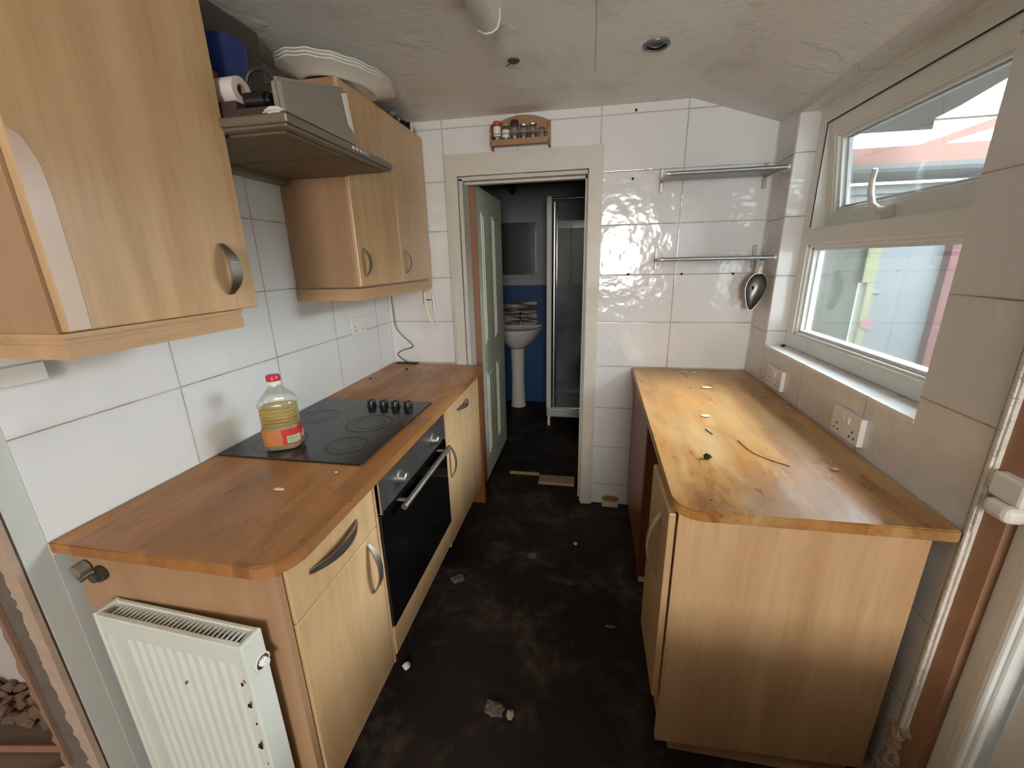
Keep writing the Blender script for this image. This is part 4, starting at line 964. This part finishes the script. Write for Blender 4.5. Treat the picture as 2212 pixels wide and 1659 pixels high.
bit('plaster_chunk', .545, 1.069, FZ, .014, .012, .012, 'ceramic', 'pale plaster chip on the floor beside the oven end', 'plaster chip', None, 21)
bit('plaster_chunk', .909, .970, FZ, .034, .028, .012, 'masonry', 'grey clump on the near part of the floor between the cabinets', 'clump', None, 22, 3)
bit('plaster_chunk', .965, .960, FZ, .013, .015, .012, 'plaster_pink', 'small buff chip beside the grey clump on the floor', 'plaster chip', None, 23)
bit('plaster_chunk', 1.15, 1.88, FZ, .011, .009, .006, 'ceramic', 'small white chip in the middle of the floor toward the doorway', 'plaster chip', None, 24)
bit('plaster_chunk', .60, 1.536, FZ, .035, .026, .006, 'masonry', 'flat grey clump on the floor in front of the oven', 'clump', None, 25)
bit('plaster_chunk', .934, 1.754, FZ, .026, .022, .006, 'masonry', 'flat grey clump on the floor in the middle toward the doorway', 'clump', None, 26)
o = obj('plastic_offcut', MB().box(1.292, 1.33, 1.37, 1.378, FZ+.0005, FZ+.006), plain('grey_offcut', sr(120, 114, 100), .7)); tag(o, 'small flat grey offcut on the floor near the right cabinet', 'offcut')
o = obj('white_offcut', MB().box(1.452, 1.56, 1.655, 1.672, FZ+.0005, FZ+.016, .002), 'paper'); tag(o, 'white strip on the floor at the foot of the far right cabinet', 'offcut')
c = thing('skirting_block', (1.35, 2.28, FZ), 'short white block with a yellowed top on the floor against the far wall', 'block')
obj('block', MB().box(1.30, 1.396, 2.262, 2.300, FZ+.0005, .062, .003), 'white_wood', c)
obj('foam', MB().lump((1.35, 2.288, .075), .045, .010, .014, 31, 2), plain('yellow_foam', sr(150, 110, 40), .9, var=.2), c, label='yellow brown foam on top of the block')
for (x0, x1, y0, y1, lab) in ((.66, .878, 2.585, 2.605, 'left piece of the split wooden threshold strip beyond the doorway'), (.878, 1.125, 2.47, 2.575, 'right piece of the wooden threshold beyond the doorway')):
    o = obj('threshold_strip', MB().box(x0, x1-.003, y0, y1, FZ+.0005, .050, .003), 'threshold'); tag(o, lab, 'threshold', 'threshold strips')

# ================================================================== BATHROOM
c = thing('washbasin', (.49, 4.0, FZ), 'white pedestal washbasin in the dark bathroom', 'washbasin')
n = 36
bs = MB(); rings = []
def D(t, s, yb=4.196, dy=.43, hw=.245, cx0=.49):
    a = PI+PI*t      # front half ellipse then straight back
    return (cx0+hw*s*math.cos(a), yb-.0-dy*.5*(1-s)-dy*s*abs(math.sin(a))**.8)
for (s, z) in ((.30, .66), (.55, .70), (.80, .76), (.95, .82), (1.0, .85), (1.0, .865), (.93, .865), (.80, .82), (.5, .77)):
    rings.append([bs.bm.verts.new((*D(i/n, s), z)) for i in range(n+1)])
for i in range(len(rings)-1):
    for k in range(n): bs.bm.faces.new([rings[i][k], rings[i][k+1], rings[i+1][k+1], rings[i+1][k]])
    bs.bm.faces.new([rings[i][n], rings[i][0], rings[i+1][0], rings[i+1][n]])
bs.bm.faces.new(rings[0]); bs.bm.faces.new(rings[-1])
obj('basin', bs, 'ceramic', c, smooth=True)
obj('pedestal', MB().lathe([(.082, 0), (.075, .04), (.066, .30), (.072, .60), (.085, .66)], (.48, 4.06, FZ), 28), 'ceramic', c, smooth=True)
k = MB(); k.tube(smooth([(.50, 4.16, .876), (.50, 4.16, .93), (.50, 4.13, .965), (.50, 4.08, .955)]), .012, 10); k.tube([(.50, 4.16, .93), (.50, 4.165, 1.0)], .009, 8); obj('tap', k, 'chrome', c, smooth=True)
o = obj('splashback', MB(), 'stone') if False else None
sp = MB(); rr = random.Random(3)
z = .87
while z < 1.10:
    x = .12; hgt = rr.uniform(.018, .032)
    while x < .66:
        L = rr.uniform(.05, .16); e = min(.665, x+L); sp.box(x+.001, e, 4.180+rr.uniform(0, .008), 4.1985, z+.001, min(1.108, z+hgt)); x = e
    z += hgt
o = obj('splashback', sp, 'stone'); tag(o, 'small stone mosaic splashback above the washbasin', 'splashback')
c = thing('bathroom_mirror', (.475, 4.19, 1.365), 'frameless dark mirror with shiny side edges on the bathroom wall', 'mirror')
obj('mirror_glass', MB().box(.292, .655, 4.184, 4.198, 1.367, 1.855), 'mirror', c)
for x in (.288, .655): obj('edge_strip', MB().box(x, x+.006, 4.180, 4.199, 1.365, 1.857, .001), 'chrome', c)
c = thing('shower_enclosure', (1.2, 3.8, FZ), 'white framed glass shower enclosure on the right of the bathroom', 'shower')
obj('tray', MB().box(.828, 1.69, 3.52, 4.195, .12, .205, .012), plain('grey_white_tray', sr(190, 196, 194), .3), c)
for (x, y) in ((.85, 3.545), (1.6, 3.545), (.85, 4.15)): obj('leg', MB().box(x-.012, x+.012, y-.012, y+.012, FZ, .12), 'ceramic', c)
obj('corner_post', MB().box(.828, .870, 3.520, 3.560, .205, 1.985, .004), 'white_paint', c)
for z in (1.965, .212): obj('rail', MB().tube([(.880, 3.525, z), (1.69, 3.525, z)], .0085, 10), 'chrome', c, smooth=True)
obj('post', MB().box(.884, .900, 3.522, 3.55, .22, 1.945, .003).box(1.66, 1.68, 3.522, 3.55, .22, 1.945, .003), 'steel', c)
k = MB(); k.tube([(.912, 3.53, .22), (.912, 3.53, 1.94)], .006, 10); obj('chrome_stile', k, 'chrome', c, smooth=True)
obj('shower_door', MB().box(.918, 1.66, 3.530, 3.536, .22, 1.94), 'shower_glass', c)
obj('side_glass', MB().box(.846, .852, 3.56, 4.195, .21, 1.94), 'shower_glass', c)
k = MB(); k.tube(smooth([(.965, 3.53, 1.13), (.965, 3.505, 1.12), (.965, 3.505, .92), (.965, 3.53, .91)]), .006, 8); obj('door_handle', k, 'steel_dull', c, smooth=True)
k = MB(); k.tube([(1.0, 4.17, 1.2), (1.0, 4.17, 1.85)], .010, 8); obj('riser_rail', k, 'chrome', c, smooth=True)
c = thing('bathroom_ceiling_light', (.47, 4.0, 2.09), 'dark tapered glass ceiling light in the bathroom', 'ceiling light')
obj('light_shade', MB().lathe([(.115, 2.225), (.118, 2.21), (.075, 2.15), (.035, 2.11), (.012, 2.085), (.003, 2.075)], (.47, 4.0, 0), 8), plain('dark_smoked_glass', sr(70, 72, 70), .2, var=.2), c)
obj('light_base', MB().lathe([(.06, 2.225), (.06, 2.244)], (.47, 4.0, 0), 20), 'chrome', c)

# ================================================================== OUTSIDE THE WINDOW
EY = 3.0
o = obj('yard_ground', MB().box(2.3, 6.5, -3.0, 8, -.15, -.1), 'ext_ground'); tag(o, kind='structure'); o.name = 'floor_yard'
c = thing('outbuilding', (3.3, 3.05, -.1), 'outbuilding front seen through the window, with boarding and brick pier', 'outbuilding')
obj('green_panel', MB().box(2.215, 2.852, EY, EY+.05, -.1, 1.765), 'ext_green', c, label='mossy pale green frosted panel')
obj('timber_post', MB().box(2.852, 2.925, EY-.03, EY+.05, 1.32, 1.765, .003).box(2.885, 2.925, EY-.03, EY+.05, -.1, 1.32), 'ext_yellow', c, label='pale yellow timber post')
obj('shed_door', MB().box(2.927, 3.268, EY-.005, EY+.04, -.1, 1.765), 'ext_door', c)
k = MB(); k.lathe([(.036, 0), (.036, .01)], (2.925, EY-.035, 1.065), 20, 'y'); obj('latch', k, plain('mauve_latch', sr(96, 66, 70), .5), c)
k = MB(); k.box(2.925, 2.975, EY-.015, EY-.006, 1.255, 1.27); k.box(2.925, 2.995, EY-.015, EY-.006, 1.69, 1.705); obj('hinge', k, 'ext_white', c)
obj('brick_pier', MB().box(3.270, 3.75, EY-.06, EY+.15, -.1, 1.765), 'brick', c)
obj('pier_base', MB().box(3.235, 3.75, EY-.10, EY-.061, .66, .76, .01), 'ext_beam', c)
fb = MB(); fb.box(2.215, 4.2, EY-.03, EY+.04, 1.766, 1.80); fb.box(2.215, 4.2, EY-.015, EY+.04, 1.80, 1.83); fb.box(2.215, 4.2, EY-.04, EY+.04, 1.83, 1.878)
obj('fascia_boards', fb, 'ext_white', c)
o = MB(); o.prism([(EY-.10+.055*math.cos(a), 1.945+.062*math.sin(a)) for a in [PI+i*PI/10 for i in range(11)]]+[(EY-.045, 1.968), (EY-.155, 1.968)][::1], 2.215, 4.2, axis='x')
obj('gutter', o, 'ext_gutter', c)
obj('roof_beam', MB().box(2.55, 4.2, EY-.03, EY+.08, 1.975, 2.078), 'ext_beam', c)
obj('rafter', MB().hexa([(2.93, EY-.02, 2.04), (2.99, EY-.02, 2.03), (2.99, EY+.03, 2.03), (2.93, EY+.03, 2.04), (3.95, EY-.02, 2.42), (3.95, EY-.02, 2.36), (3.95, EY+.03, 2.36), (3.95, EY+.03, 2.42)]) if False else MB().prism([(2.90, 2.05), (3.02, 2.05), (4.1, 2.36), (4.1, 2.44)], EY-.02, EY+.03, axis='y'), 'ext_beam', c)
obj('upper_beam', MB().box(2.98, 4.2, EY+.10, EY+.15, 2.235, 2.30), plain('grey_pink_timber', sr(112, 98, 90), .7), c)
o = obj('overhanging_soffit', MB().prism([(2.28, -2.5), (4.6, -2.5), (4.6, 1.25), (2.60, 1.35)]+[(1.1818+.828*(a-1.1818), -.0245+.828*(b_+.0245)) for a, b_ in ((2.995, 2.455), (3.05, 2.566), (3.132, 2.915), (3.173, 3.18), (3.34, 3.45))]+[(2.215, 2.83), (2.215, .92), (2.28, .92)], 2.125, 2.16), 'ext_felt'); tag(o, 'weathered grey roof overhang outside the top of the window, its unseen near part added to block sky', 'roof overhang')  # wide near part is added out of view to block sky from that side
o = obj('sky_block_fence', MB().box(5.2, 5.26, -3, 8, -.1, 2.3), 'ext_white'); tag(o, 'unseen pale fence added beyond the yard to block low sky', 'fence')  # unseen fence, added and raised to cut off the low sky
